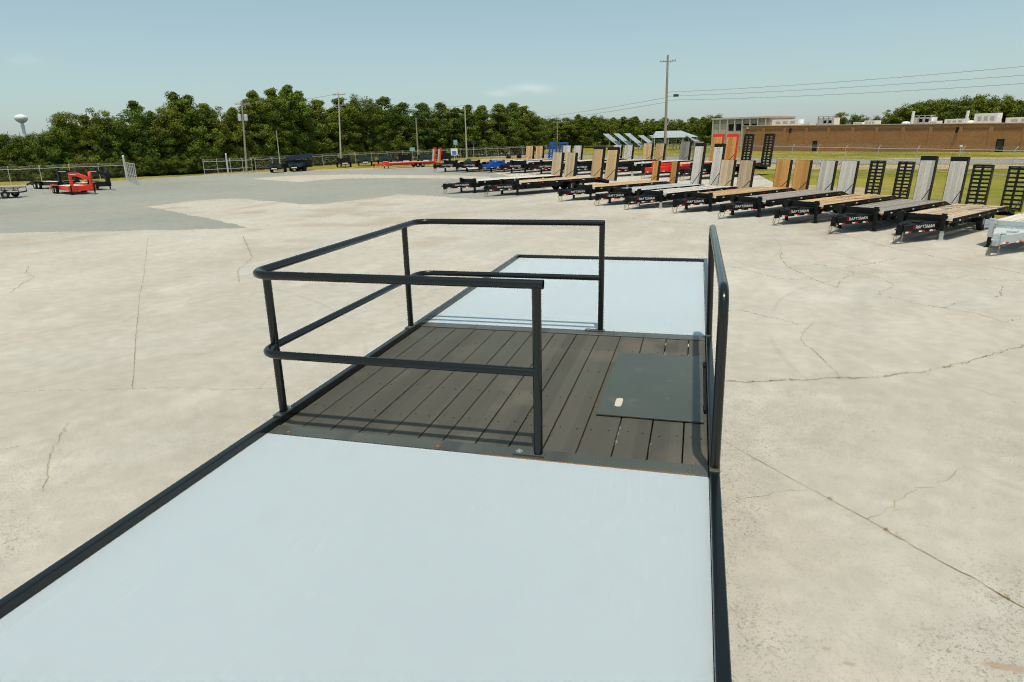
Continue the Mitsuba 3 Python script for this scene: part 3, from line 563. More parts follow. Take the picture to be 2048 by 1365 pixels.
def utility(label, x, y, az):
    k = lab(num('utility_trailer'), label, 'trailer'); TW = local(x, y, az)
    def fr(m):
        for s in (-1, 1):
            m.box((s * .95, 1.6, .5), (.06, 3.2, .1)); m.bar((s * .95, 0, .5), (0, -1.2, .5), .06, .08)
            m.box((s * .95, 1.6, .92), (.05, 3.2, .05))
            for yy in (.03, 1.1, 2.1, 3.17): m.box((s * .95, yy, .71), (.05, .05, .4))
        for yy in (0.0, 3.2): m.box((0, yy, .5), (1.84, .06, .1)); m.box((0, yy, .92), (1.84, .045, .045))
    put(k + '__frame', one(fr, 'm_black'), TW)
    put(k + '__deck', one(lambda m: m.box((0, 1.6, .56), (1.82, 3.1, .03)), 'm_wood_grey_2'), TW)
    for yy in (1.3, 2.1):
        for s in (-1, 1):
            wk = put(k + '__wheel', one(lambda m: m.lathe(tyre(.34, .2), 20, (s * 1.12, yy, .34), RX), 'm_rubber', 30), TW)
            put(wk + '__rim', one(lambda m: m.lathe([(0, .04), (.1, .03), (.18, -.02), (.19, .05)] if s > 0 else [(.19, -.05), (.18, .02), (.1, -.03), (0, -.04)], 16, (s * 1.15, yy, .34), RX), 'm_steel', 30), TW)
    for s in (-1, 1): put(k + '__fender', one(lambda m: m.box((s * 1.12, 1.7, .74), (.24, 1.7, .03)), 'm_black'), TW)
utility('low black utility trailer with twin wheels at the left edge of the photo', -64.6, 50.2, 60)
def dump(label, x, y, az, h=1.0, lid=False, group=None, bed='m_teal', sz=1.0):
    k = lab(num('dump_trailer'), label, 'trailer', group); TW = local(x, y, az) @ T().scale([sz, sz, sz])
    def bd(m):
        for s in (-1, 1):
            m.box((s * .95, 2.0, .75 + h / 2), (.06, 4.0, h))
            for yy in np.arange(.1, 4.0, .65): m.box((s * 1.0, yy, .75 + h / 2), (.05, .08, h - .02))
            m.box((s * .97, 2.0, .78 + h), (.12, 4.04, .07))
        m.box((0, .03, .75 + h / 2), (1.84, .06, h)); m.box((0, 3.97, .75 + h / 2), (1.84, .06, h)); m.box((0, 2.0, .76), (1.84, 3.88, .05))
    put(k + '__dump_body', one(bd, bed), TW)
    put(k + '__frame', one(lambda m: (m.box((.5, 1.9, .6), (.1, 4.2, .16)), m.box((-.5, 1.9, .6), (.1, 4.2, .16)), m.bar((.5, 0, .58), (.06, -1.4, .55), .09, .12), m.bar((-.5, 0, .58), (-.06, -1.4, .55), .09, .12), m.box((0, -.45, .85), (.8, .5, .45)), m.box((0, -1.4, .3), (.08, .08, .58))), 'm_black'), TW)
    put(k + '__licence_plate', one(lambda m: m.box((0, -.71, .68), (.9, .012, .2)), 'm_white'), TW)
    for yy in (1.8, 2.65):
        for s in (-1, 1):
            wk = put(k + '__wheel', one(lambda m: m.lathe(tyre(.36, .22), 20, (s * 1.14, yy, .36), RX), 'm_rubber', 30), TW)
            put(wk + '__rim', one(lambda m: m.lathe([(0, .04), (.1, .03), (.19, -.02), (.2, .05)] if s > 0 else [(.2, -.05), (.19, .02), (.1, -.03), (0, -.04)], 16, (s * 1.17, yy, .36), RX), 'm_flat_black', 30), TW)
    for s in (-1, 1): put(k + '__fender', one(lambda m: m.box((s * 1.16, 2.2, .8), (.26, 1.9, .03)), 'm_black'), TW)
    if lid: put(k + '__raised_body', one(lambda m: (m.bar((0, .2, 1.9), (0, 4.1, 2.35), 1.9, .65), m.box((0, 1.4, 1.75), (.14, .14, .8))), 'm_navy'), TW)
    return k
GD = 'dark dump trailers along the middle fence'
dump('low black dump trailer with a white plate, leftmost beside the middle gate', -62.2, 93.8, -20, .55, group=GD, sz=.9)
dump('low black dump trailer with a white plate left of the raised blue bed', -60.4, 96.4, -20, .55, group=GD, sz=.95)
dump('black dump trailer with its dark blue bed raised, by the middle fence', -63.9, 99.6, 65, .8, True, group=GD, bed='m_black')
dump('black dump trailer standing apart in front of the concrete utility pole', -59.3, 110.3, -32, .75, group=GD, bed='m_black')
dump('dark dump trailer behind the front end of the red trailer by the middle fence', -57.3, 114.2, -28, .9, group=GD)
for i in range(4):
    dump(f'{["second", "third", "fourth", "fifth"][i]} dark dump trailer from the left in the row behind the red trailer', -54.2 + i * 3.1, 115.8 + i * 1.9, -28, .85 + .1 * (i % 2), group=GD, bed='m_black' if i % 2 else 'm_teal')
# ------------------------------------------------------------------ chain link fences
scene['m_mesh_wire'] = paint((.34, .34, .31), .5, metallic=.4)
def fence(label, pts, h=1.95, arms='Y', post=3.0, bottom_rail=False, mid=False, key='chain_link_fence', pitch=.34):
    k = lab(num(key), label, 'fence'); pts = [np.array(p, float) for p in pts]
    seg = [np.linalg.norm(b - a) for a, b in zip(pts[:-1], pts[1:])]; tot = sum(seg)
    def at(s):
        for a, b, l in zip(pts[:-1], pts[1:], seg):
            if s <= l + 1e-9: return a + (b - a) * s / l, (b - a) / l
            s -= l
        return pts[-1], (pts[-1] - pts[-2]) / seg[-1]
    n = max(1, round(tot / post))
    for i in range(n + 1):
        p, d = at(tot * i / n); nn = np.array([-d[1], d[0]]); m = MB(); r = .038
        m.tube([(*p, -.02), (*p, h)], r, 8)
        if arms in ('Y', 'V', 'I'):
            for s in ((-1, 1) if arms == 'Y' else (1,)): m.tube([(*p, h - .02), (*(p + nn * .26 * s + d * .05), h + .34)], .026, 6)
        put(k + '__post', m.ply('m_fence', 40))
    m = MB(); m.tube([(*p, h - .03) for p in pts], .03, 8); put(k + '__top_rail', m.ply('m_fence', 40))
    if mid: m = MB(); m.tube([(*p, h * .42) for p in pts], .026, 8); put(k + '__mid_rail', m.ply('m_fence', 40))
    if bottom_rail: m = MB(); m.tube([(*p, .12) for p in pts], .026, 8); put(k + '__bottom_rail', m.ply('m_fence', 40))
    m = MB(); s = -h
    while s < tot:
        for sg in (1, -1):
            a, b = (s, s + h) if sg > 0 else (s + h, s); a2, b2 = min(max(a, 0), tot), min(max(b, 0), tot)
            if abs(b2 - a2) < .05: continue
            za, zb = .03 + (h - .06) * (a2 - a) / (b - a), .03 + (h - .06) * (b2 - a) / (b - a)
            pa, _ = at(a2); pb, _ = at(b2); m.tube([(*pa, za), (*pb, zb)], .0032, 3, False)
        s += pitch
    lab(put(k + '__wire_mesh', m.ply('m_mesh_wire')), kind='stuff')
    if arms in ('Y', 'V', 'I'):
        m = MB()
        for z, o in ((.12, .09), (.22, .17), (.32, .25)):
            for s in ((-1, 1) if arms == 'Y' else (1,)):
                q = []
                for i in range(n + 1):
                    p, d = at(tot * i / n); nn = np.array([-d[1], d[0]]); q.append((*(p + nn * o * s), h + z))
                m.tube(q, .006, 3, False)
        lab(put(k + '__barbed_wire', m.ply('m_mesh_wire')), kind='stuff')
    return k
fence('chain link fence with angled arms behind the gooseneck trailers', [(-98, 50.5), (-90, 60.5), (-82.9, 69.5), (-79.7, 74.5), (-75.0, 78.6)], 1.95, 'Y', 3.4)
fence('chain link fence with forked arms running from the middle gate past the red trailer', [(-66.6, 95.3), (-66.2, 100.5), (-65.2, 107.5), (-62.8, 117), (-58.5, 128.5), (-51.5, 143), (-43, 161), (-36.5, 171)], 1.95, 'Y', 4.2)
fence('tall chain link fence with angled arms in front of the brick building', [(-6, 132), (3.56, 122), (11.15, 106.2), (15.14, 98.0), (18.13, 91.25), (20.74, 86.08), (23.66, 80.51), (26.07, 75.75), (28.7, 70.5), (33, 63)], 2.3, 'V', 5.6, bottom_rail=True)
fence('chain link gate leaf with a middle rail standing open left of the capped gate post', [(-70.63, 88.50), (-68.76, 90.15), (-67.01, 92.53), (-66.66, 94.53)], 1.95, 'Y', 1.9, True, True, 'fence_gate')
fence('chain link gate leaf swung open toward the yard beside the leaning steel gate post', [(-73.9, 77.2), (-69.0, 72.8), (-64.2, 68.5)], 2.4, '', 2.2, True, True, 'fence_gate')
for lb, x, y, h, r in (('thick steel gate post with a rusty cap by the gooseneck trailers', -74.3, 77.6, 3.1, .13), ('thick grey gate post with a white cap in front of the middle gate', -65.28, 86.8, 2.95, .11)):
    k = lab(num('gate_post'), lb, 'post'); m = MB(); m.tube([(x, y, -.02), (x, y, h)], r, 14); put(k + '__pole', m.ply('m_fence', 40))
    m = MB(); m.lathe([(r * 1.1, 0), (r * 1.1, .05), (r * .7, .13), (0, .16)], 14, (x, y, h)); put(k + '__cap', m.ply('m_white', 40))
# ------------------------------------------------------------------ utility poles and wires
def upole(label, x, y, h, r=.16, arms=(), lean=(0, 0), cans=0, mat='m_pole_wood', az=40):
    k = lab(num('utility_pole'), label, 'utility pole'); m = MB()
    m.tube([(x, y, -.05), (x + lean[0] * .5, y + lean[1] * .5, h / 2), (x + lean[0], y + lean[1], h)], r, 12, r2=r * .62); put(k + '__pole', m.ply(mat, 40))
    a = math.radians(az); c, s = math.cos(a), math.sin(a)
    for z, w in arms:
        f = z / h; px, py = x + lean[0] * f, y + lean[1] * f
        m = MB(); m.bar((px - c * w - .14 * s, py + .14 * c - s * w, z), (px + c * w - .14 * s, py + .14 * c + s * w, z), .1, .12)
        ak = put(k + '__crossarm', m.ply('m_pole_wood'))
        for u in (-.92, .92) if w < 1 else (-.95, -.55, .55, .95):
            m = MB(); m.lathe([(.03, 0), (.06, .05), (.05, .12), (.07, .16), (0, .22)], 8, (px + c * w * u - .14 * s, py + s * w * u + .14 * c, z + .06)); put(ak + '__insulator', m.ply('m_galv', 40))
        m = MB(); m.bar((px, py, z - .5), (px + c * w * .5 - .1 * s, py + s * w * .5 + .1 * c, z), .04, .04); put(ak + '__brace', m.ply('m_fence'))
    for i in range(cans):
        u = (-1, 1)[i]; m = MB(); z = h * .74; m.lathe([(0, 0), (.27, 0), (.29, .08), (.29, .85), (.24, .95), (0, .98)], 14, (x + lean[0] * .75 + u * c * .46, y + u * s * .46, z)); put(k + '__transformer', m.ply('m_galv', 40))
    return k
upole('leaning wooden pole carrying two pale transformer cans by the middle gate', -69.1, 96.4, 10.45, .17, [(10.2, 1.1)], (.75, 0), 2, az=20)
upole('tall pale pole with two crossarms at the middle of the treeline', -60.95, 112, 12.3, .16, [(12.0, 1.1), (10.3, 1.1)], (.75, 0), az=5, mat='m_pole_pale')
upole('plain pale pole standing beyond the fence right of the red trailer', -49.6, 148, 11.3, .18, [], (0, 0), mat='m_pole_pale')
upole('wooden pole with crossarm, leftmost of the pair where the treeline ends', -47.9, 193.3, 10.1, .26, [(9.9, 1.4), (9.2, 1.4)], az=15)
upole('wooden pole with crossarms, rightmost of the pair where the treeline ends', -45.4, 192.4, 9.4, .2, [(9.0, 1.6), (7.2, 1.4)], az=15, mat='m_fence')
upole('thin far pole in front of the distant woods right of the blue ramps', -43.1, 218.3, 8.8, .2, [(8.3, 1.3)], az=10)
upole('tall weathered utility pole with one crossarm rising above the trailers into the sky', -5.4, 118, 16.2, .24, [(15.3, 1.25)], (-.15, 0), az=-12)
upole('slim grey light pole among the trees behind the dump trailers', -67.9, 104, 6.3, .08, [], mat='m_fence')
upole('short wooden pole in the trees above the red trailer', -57.0, 138, 8.6, .18, [])
upole('tiny far pole between the solar panels and the woods', -24.4, 262, 8.2, .2, [(7.9, 1.3)])
def wire(label, pts, sag, r=.022, n=14):
    m = MB()
    for a, b in zip(pts[:-1], pts[1:]):
        a, b = np.array(a, float), np.array(b, float); m.tube([a + (b - a) * t - np.array([0, 0, 4 * sag * t * (1 - t)]) for t in np.linspace(0, 1, n)], r, 4, False)
    return lab(put('power_line', m.ply('m_wire')), label, 'wire')
wire('upper sagging wire between the short pole and the pole pair at the treeline end', [(-57.0, 138, 8.5), (-47.9, 193.3, 9.6)], 1.3, .035)
wire('lower sagging wire between the short pole and the pole pair at the treeline end', [(-57.0, 138, 6.7), (-47.9, 193.3, 8.0)], 1.0, .03)
wire('wire from the pole pair up to the tall pole, upper of two', [(-46.5, 192.4, 9.1), (-5.5, 118, 9.9)], .3, .022)
wire('wire from the pole pair up to the tall pole, lower of two', [(-46.5, 192.4, 8.2), (-5.5, 118, 9.2)], .3, .022)
wire('top wire of the three running from the tall pole to the right edge', [(-5.5, 118, 10.7), (40, 91, 10.9), (80, 66, 11.4)], .35, .018)
wire('middle wire of the three running from the tall pole to the right edge', [(-5.5, 118, 10.1), (40, 91, 9.9), (80, 66, 10.3)], .3, .018)
wire('bottom wire of the three running from the tall pole to the right edge', [(-5.5, 118, 9.5), (40, 91, 9.0), (80, 66, 9.4)], .35, .018)
wire('wires strung between the two poles in front of the treeline', [(-68.4, 96.4, 10.3), (-60.2, 112, 12.2)], .4, .022)
wire('thin line from the tall treeline pole toward the plain pale pole', [(-60.3, 112, 10.5), (-49.6, 148, 11.1)], .5, .025)
m = MB(); m.box((-4.0, 117.2, 10.12), (.75, .35, .38), .5); lab(put('splice_box', m.ply('m_teal')), 'small dark box hanging on the wires right of the tall pole', 'box')
# ------------------------------------------------------------------ signs by the road and fence
def sign(label, x, y, h, w, hh, mat, az=0, post='m_fence', rnd=False):
    k = lab(num('road_sign'), label, 'sign'); m = MB(); m.box((x, y, h / 2), (.07, .07, h)); put(k + '__post', m.ply(post))
    m = MB(); m.box((x, y - .05, h - hh / 2 + .03), (w, .03, hh), math.radians(az)); return put(k + '__board', m.ply(mat)), k
b, k = sign('white and blue sign panel beside the red ramps', -39.7, 112, 2.75, 1.15, 1.1, 'm_white', 8)
m = MB(); m.box((-39.7, 111.925, 2.05), (.72, .012, .62), math.radians(8)); put(k + '__blue_patch', m.ply('m_sign_blue'))
sign('small teal sign above the fence left of the red ramps', -58.2, 138, 2.7, 1.1, .7, 'm_sign_teal', 10)
sign('small dull red sign above the fence beside the teal sign', -57.0, 139, 2.3, .8, .8, 'm_brick_dark', 10)
sign('pale rounded sign on a fence side pole right of the white and blue sign', -52.8, 150, 4.0, .85, 1.05, 'm_sign_teal', 10)
sign('grey green back of a sign at the roadside, rightmost of the signs', -48.9, 151, 3.75, .9, .8, 'm_teal', 10)
sign('small white notice in the grass before the brick building', 26.6, 84, 2.55, .35, .2, 'm_white', 25)
# ------------------------------------------------------------------ buildings
BA, BB = np.array([9.78, 174.04]), np.array([55.6, 136.7]); BL = np.linalg.norm(BB - BA); BE = (BB - BA) / BL; BN = np.array([BE[1], -BE[0]]) * 1.0
if BN[1] > 0: BN = -BN
bk = lab(num('brick_building'), 'long low brown brick building with a flat roof crowded with white units', 'building')
bR = np.stack([np.array([*BE, 0]), np.array([*-BN, 0]), np.array([0, 0, 1.])], 1)
def bw(u, d, z): return np.array([*(BA + BE * u - BN * d), z])
def bbox(m, u0, u1, d0, d1, z0, z1): m.box(bw((u0 + u1) / 2, (d0 + d1) / 2, (z0 + z1) / 2), (u1 - u0, d1 - d0, z1 - z0), R=bR)
def top(u): return 5.55 - .0155 * u
EXT = 95
m = MB(); c = [bw(0, 0, -.05), bw(EXT, 0, -.05), bw(EXT, 40, -.05), bw(0, 40, -.05), bw(0, 0, top(0)), bw(EXT, 0, top(EXT)), bw(EXT, 40, top(EXT)), bw(0, 40, top(0))]
V, F, UV = [], [], []
for q in ([0, 1, 5, 4], [1, 2, 6, 5], [2, 3, 7, 6], [3, 0, 4, 7], [4, 5, 6, 7]):
    for t in ((0, 1, 2), (0, 2, 3)):
        F.append([len(V), len(V) + 1, len(V) + 2])
        for i in t: V.append(c[q[i]]); UV.append(((c[q[i]][:2] - BA) @ BE + ((c[q[i]][:2] - BA) @ -BN) * .99, c[q[i]][2]))
put(bk + '__wall', mikit.ply((np.array(V), np.array(F)), 'm_brick', uv=np.array(UV)))
m = MB(); m.bar(bw(-.1, -.06, top(0) + .06), bw(EXT, -.06, top(EXT) + .06), .25, .14); put(bk + '__coping', m.ply('m_beige_light'))
pil = [.3, 5.4, 10.7, 15.9, 20.9, 26.1, 31.0, 36.0, 41.0, 46.0, 50.9, 56, 61]
for u in pil:
    m = MB(); bbox(m, u - .35, u + .35, -.10, -.001, 0, top(u) - .3); v, f = m.get(); v2 = v[f].reshape(-1, 3)
    put(bk + '__pilaster', mikit.ply((v2, np.arange(len(v2)).reshape(-1, 3)), 'm_brick', uv=np.c_[(v2[:, :2] - BA) @ BE, v2[:, 2]]))
for a, b in zip(pil[:-1], pil[1:]):
    m = MB(); bbox(m, a + .36, b - .36, -.08, -.002, top(a) - .92, top(a) - .74); put(bk + '__brick_band', m.ply('m_brick_dark'))
for u0, u1 in ((17.55, 18.6), (52.0, 53.2)):
    m = MB(); bbox(m, u0, u1, -.05, -.001, 0, 2.15); dk = put(bk + '__door', m.ply('m_flat_black')); m = MB(); bbox(m, u0 + .2, u1 - .2, -.06, -.051, 1.0, 1.9); put(dk + '__pane', m.ply('m_glass'))
for u in (12.2, 45.6):
    m = MB(); p = bw(u, -.25, top(u) - .7); q = bw(u - .15, -.35, top(u) - 1.5); m.box(p, (.35, .5, .25), R=bR); m.bar(p, q, .3, .25); put(bk + '__wall_lamp', m.ply('m_flat_black'))
for u in (0.9,): m = MB(); bbox(m, u, u + .5, -.2, -.001, top(u) - .55, top(u) - .25); put(bk + '__flood_light', m.ply('m_white'))
RU = [('hvac', 6.3, 12.7, 6.75), ('hvac', 12.8, 15.2, 5.75), ('tank', 16.7, 17.4, 6.44), ('frame', 17.4, 21.0, 7.0), ('hvac', 24.7, 26.6, 5.7), ('fan', 26.6, 27.8, 6.05), ('hvac', 27.4, 29.7, 5.95), ('fan', 34.4, 36.0, 5.35), ('frame', 36.0, 39.5, 6.5), ('hvac', 39.7, 41.2, 5.5), ('hvac', 42.1, 45.4, 5.75), ('fan', 45.3, 47.2, 5.35), ('hvac', 47.3, 50.9, 6.55), ('hvac', 52.0, 57.5, 5.7)]
for i, (kd, u0, u1, zt) in enumerate(RU):
    d = 1.5 + (i % 3) * .8; zb = top(u0) + .02; m = MB()
    if kd == 'tank': m.lathe([(.3, 0), (.33, .1), (.33, zt - zb - .1), (0, zt - zb)], 12, bw((u0 + u1) / 2, d, zb)); put(bk + '__roof_tank', m.ply('m_sign_blue', 40)); continue
    if kd == 'fan': m.lathe([((u1 - u0) / 2, 0), ((u1 - u0) / 2, .2), ((u1 - u0) * .35, .45), (0, .55)], 14, bw((u0 + u1) / 2, d, zb)); put(bk + '__roof_fan', m.ply('m_roof_white', 40)); continue
    bbox(m, u0, u1, d, d + 2.2, zb, zt if kd == 'hvac' else zt - .25)
    uk = put(bk + '__roof_unit', m.ply('m_roof_white'))
    m = MB()
    if kd == 'frame':
        for a in np.linspace(u0 + .1, u1 - .1, 4): bbox(m, a - .06, a + .06, d - .3, d - .01, zb, zt)
        bbox(m, u0, u1, d - .32, d + 1.5, zt, zt + .1); put(uk + '__pipe_frame', m.ply('m_galv'))
        m = MB(); L_ = (u1 - u0)
        for a in (.28, .6): m = MB(); bbox(m, u0 + L_ * a, u0 + L_ * (a + .25), d - .02, d - .001, zb + .35, zb + .95); put(uk + '__vent', m.ply('m_flat_black'))
    else:
        for j in range(3):
            m = MB(); a = u0 + (u1 - u0) * (.15 + .28 * j); bbox(m, a, a + (u1 - u0) * .18, d - .02, d - .001, zb + .25 * (zt - zb), zb + .7 * (zt - zb)); put(uk + '__vent', m.ply('m_fence'))
for u, zt in ((36.8, 7.4), (46.2, 7.1)):
    m = MB(); m.tube([bw(u, 1.2, top(u)), bw(u + .08, 1.2, zt)], .27, 12); put(bk + '__vent_stack', m.ply('m_roof_white', 40))
# beige block behind
yk = lab(num('beige_building'), 'taller beige concrete building with dark windows left of the brick one', 'building')
YA, YB_ = np.array([3.0, 188.]), np.array([23.0, 176.5]); YL = np.linalg.norm(YB_ - YA); YE = (YB_ - YA) / YL; YN = np.array([YE[1], -YE[0]]); yR = np.stack([np.array([*YE, 0]), np.array([*-YN, 0]), np.array([0, 0, 1.])], 1)
def ybox(m, u0, u1, d0, d1, z0, z1): m.box(np.array([*(YA + YE * (u0 + u1) / 2 - YN * (d0 + d1) / 2), (z0 + z1) / 2]), (u1 - u0, d1 - d0, z1 - z0), R=yR)
m = MB(); ybox(m, 0, YL * .645, 0, 14, -.05, 7.35); put(yk + '__wall', m.ply('m_beige'))
m = MB(); ybox(m, -.15, YL * .645 + .15, -.5, 14.1, 7.35, 7.75); put(yk + '__cornice', m.ply('m_beige_light'))
for i in range(9):
    u = .2 + i * 1.98
    if u > YL * .645: break
    m = MB(); ybox(m, u - .14, u + .14, -.4, -.001, -.02, 7.34); put(yk + '__fin', m.ply('m_beige_light'))
    m = MB(); ybox(m, u + .15, u + 1.83, -.06, -.002, 6.35, 7.3); put(yk + '__spandrel', m.ply('m_beige_dark'))
    if i in (2, 3, 4, 5): m = MB(); ybox(m, u + .3, u + 1.7, -.05, -.002, 4.6, 6.2); put(yk + '__window', m.ply('m_glass'))
# solar tables
scene['m_solar'] = paint((.30, .36, .42), .3, spec=.6)
GS = 'tilted solar panel tables'
for i in range(8):
    x, y = -25.0 + i * 3.35, 214 - i * 1.6; k = lab(num('solar_array'), ['solar panel table nearest the left end of the row of tilted panels', 'second solar panel table from the left', 'third solar panel table from the left', 'fourth solar panel table from the left', 'fifth solar panel table, just left of the tall pole', 'sixth solar panel table, just right of the tall pole', 'seventh solar panel table, behind the dark grey ramps', 'rightmost solar panel table beside the beige building'][i], 'solar panels', GS)
    t = math.radians(32); TW = local(x, y, -62) @ T().translate([0, 0, 2.6]).rotate([1, 0, 0], 33)
    hi = 3.6 if i < 3 else 2.4
    for a in range(3):
        for b in range(4): put(k + '__panel', cached(('sol', hi), lambda: one(lambda m: m.box((0, 0, 0), (.96, hi / 2 - .04, .05)), 'm_solar')), TW @ T().translate([-1.0 + a, (b - 1.5) * hi / 2, .06]))
    put(k + '__rack', cached(('solr', hi), lambda: one(lambda m: [m.box((xx, 0, 0), (.08, 2 * hi, .06)) for xx in (-1.2, 0, 1.2)] + [m.box((0, yy, -.06), (3.0, .08, .058)) for yy in (-hi * .7, 0, hi * .7)], 'm_galv')), TW)
    put(k + '__leg', one(lambda m: [m.box((0, yy, 1.25 + .3 * yy), (.16, .16, 2.5 + .6 * yy)) for yy in (-1.2, 1.6)], 'm_fence'), local(x, y, -62))
pk = lab(num('pavilion'), 'open pavilion with a pale metal hip roof behind the solar panels', 'pavilion')
TW = local(-7.0, 206, -8)
put(pk + '__roof', one(lambda m: m.add([(-6.2, -4, 3.2), (6.2, -4, 3.2), (6.2, 4, 3.2), (-6.2, 4, 3.2), (-5.2, 0, 5.0), (1.8, 0, 5.0)], [[0, 1, 5], [0, 5, 4], [1, 2, 5], [2, 3, 4], [2, 4, 5], [3, 0, 4], [0, 3, 2], [0, 2, 1]]), 'm_roof_metal'), TW)
for xx in (-5.8, -2, 2, 5.8):
    for yy in (-3.7, 3.7): put(pk + '__post', one(lambda m: m.box((xx, yy, 1.59), (.2, .2, 3.2)), 'm_fence'), TW)
ak = lab(num('a_frame_house'), 'dark gabled house with a white roof edge glimpsed at the end of the treeline', 'house'); TW = local(-48.8, 207, -55)
put(ak + '__wall', one(lambda m: m.add([(-1.9, 0, 0), (1.9, 0, 0), (1.9, 7, 0), (-1.9, 7, 0), (-1.9, 0, 2.6), (1.9, 0, 2.6), (1.9, 7, 2.6), (-1.9, 7, 2.6), (0, 0, 5.9), (0, 7, 5.9)], [[0, 1, 5], [0, 5, 4], [4, 5, 8], [1, 2, 6], [1, 6, 5], [3, 0, 4], [3, 4, 7], [2, 3, 7], [2, 7, 6], [7, 9, 6]]), 'm_flat_black'), TW)
for s in (-1, 1): put(ak + '__roof', one(lambda m: m.bar((s * 1.15, 3.5, 4.2), (s * 1.1501, 3.5, 4.2001), 1, 1) if False else m.add([(s * 2.2, -.3, 2.2), (0, -.3, 6.1), (0, 7.3, 6.1), (s * 2.2, 7.3, 2.2), (s * 2.2, -.3, 2.05), (0, -.3, 5.95), (0, 7.3, 5.95), (s * 2.2, 7.3, 2.05)], [[0, 1, 2, 3], [4, 7, 6, 5], [0, 4, 5, 1], [2, 6, 7, 3], [0, 3, 7, 4], [1, 5, 6, 2]]), 'm_flat_black'), TW)
for s in (-1, 1): put(ak + '__roof_edge', one(lambda m: m.bar((s * 2.25, -.34, 2.1), (0, -.34, 6.15), .08, .45), 'm_white'), TW)
wt = lab(num('water_tower'), 'white bulb water tower rising far behind the trees at the left edge', 'water tower')
cx, cy = -580.5, 500.; m = MB(); m.lathe([(1.3, 23.4), (1.35, 25.3)] + [(5.0 * math.cos(t) ** (1.25 if t < 0 else .9), 29.6 + (4.3 if t < 0 else 3.2) * math.sin(t)) for t in np.linspace(-1.25, 1.56, 40)], 48, (cx, cy, 0)); put(wt + '__tank', m.ply('m_tower', True))
m = MB(); m.lathe([(2.6, -.1), (1.8, 3), (1.4, 8), (1.3, 20), (1.6, 23.38)], 20, (cx, cy, 0)); put(wt + '__stem', m.ply('m_tower', 40))
# ------------------------------------------------------------------ trees
def crown(seed, kind, ncl, per, leaf):
    r = np.random.RandomState(seed); C, R = [], []
    if kind == 'pine':
        ph = r.rand(4) * 6.28
        for i in range(ncl):
            z = .08 + .88 * (i + r.rand()) / ncl; a = r.rand() * 6.28
            prof = .215 * (1 - max(0, (z - .42) / .6) ** 1.7) * (1 if z > .3 else .55 + 1.5 * z) * (1 + .28 * math.sin(2 * a + ph[0] + 5 * z) + .22 * math.sin(3 * a + ph[1] - 7 * z))
            q = max(prof, .012) * (.35 + .7 * math.sqrt(r.rand())); C.append((q * math.cos(a), q * math.sin(a), z)); R.append((.05 + .035 * r.rand()) * (1 if z < .85 else .75))
        C += [(0, 0, .9), (.01, 0, .94), (0, .005, .965)]; R += [.05, .04, .028]
    else:
        lobes = [(r.randn() * .10, r.randn() * .10, .5 + .35 * r.rand(), .2 + .1 * r.rand()) for _ in range(7)] + [(r.randn() * .16, r.randn() * .16, .2 + .15 * r.rand(), .2) for _ in range(4)]
        for i in range(ncl):
            l = lobes[r.randint(len(lobes))]; d = r.randn(3); d /= np.linalg.norm(d); q = l[3] * (.3 + .62 * r.rand())
            C.append((l[0] + d[0] * q, l[1] + d[1] * q, min(max(l[2] + d[2] * q * .85, .05), 1.0))); R.append(.05 + .035 * r.rand())
    C, R = np.array(C), np.array(R); m = len(C) * per; ci = np.repeat(np.arange(len(C)), per)
    d = r.randn(m, 3); d /= np.linalg.norm(d, axis=1, keepdims=True); c = C[ci] + d * (R[ci] * r.rand(m) ** .4)[:, None] * np.array([1.15, 1.15, .75])
    nn = d * .9 + np.array([0, 0, .35]) + .45 * r.randn(m, 3); nn /= np.linalg.norm(nn, axis=1, keepdims=True)
    a = np.cross(nn, r.randn(m, 3)); a /= np.linalg.norm(a, axis=1, keepdims=True); b = np.cross(nn, a)
    s = leaf * (.6 + .8 * r.rand(m))[:, None]
    V = np.stack([c - a * s, c + a * s * .8 + b * s * .35, c + b * s * 1.1], 1).reshape(-1, 3)
    hue = np.array([[.72, .76, .8], [.85, .85, .8], [.6, .7, .85], [.8, .8, .75], [.68, .8, .8]])[seed % 5]
    base = np.array([[.15, .185, .04], [.20, .22, .05], [.115, .155, .045]] if kind == 'pine' else [[.14, .17, .036], [.19, .21, .048], [.165, .175, .05]]) * hue * np.array([1.0, 1.08, .78])
    tone = base[r.randint(0, 3, len(C))] * (.65 + .7 * r.rand(len(C)))[:, None]; col = np.repeat((tone[ci] * (.8 + .4 * r.rand(m))[:, None]), 3, 0)
    return mikit.ply((V, np.arange(3 * m).reshape(-1, 3)), 'm_leaf', color=col * 1.0)
def trunk(seed):
    r = np.random.RandomState(seed); m = MB(); p = [(0, 0, -.01)]; x = y = 0
    for z in (.25, .5, .75, .92): x += r.randn() * .008; y += r.randn() * .008; p.append((x, y, z))
    m.tube(p, .016, 7, r2=.004)
    for _ in range(9):
        z = .25 + .6 * r.rand(); a = r.rand() * 6.28; l = .14 * (1.1 - z) + .05; m.tube([(0, 0, z), (l * .5 * math.cos(a), l * .5 * math.sin(a), z + .03), (l * math.cos(a), l * math.sin(a), z + .05)], .005, 5, r2=.0015)
    return m.ply('m_trunk', 60)
FINE = {'pine': [crown(10 + i, 'pine', 78, 150, .0125) for i in range(5)], 'leafy': [crown(30 + i, 'leafy', 105, 125, .0125) for i in range(4)]}
PINES = [crown(10 + i, 'pine', 72, 60, .0195) for i in range(5)]; LEAFY = [crown(30 + i, 'leafy', 95, 50, .0195) for i in range(4)]; TRUNKS = [trunk(50 + i) for i in range(3)]
def tw(x, y, h, wx, a, z=0.): return T().translate([x, y, z]).rotate([0, 0, 1], a).scale([h * wx, h * wx, h])
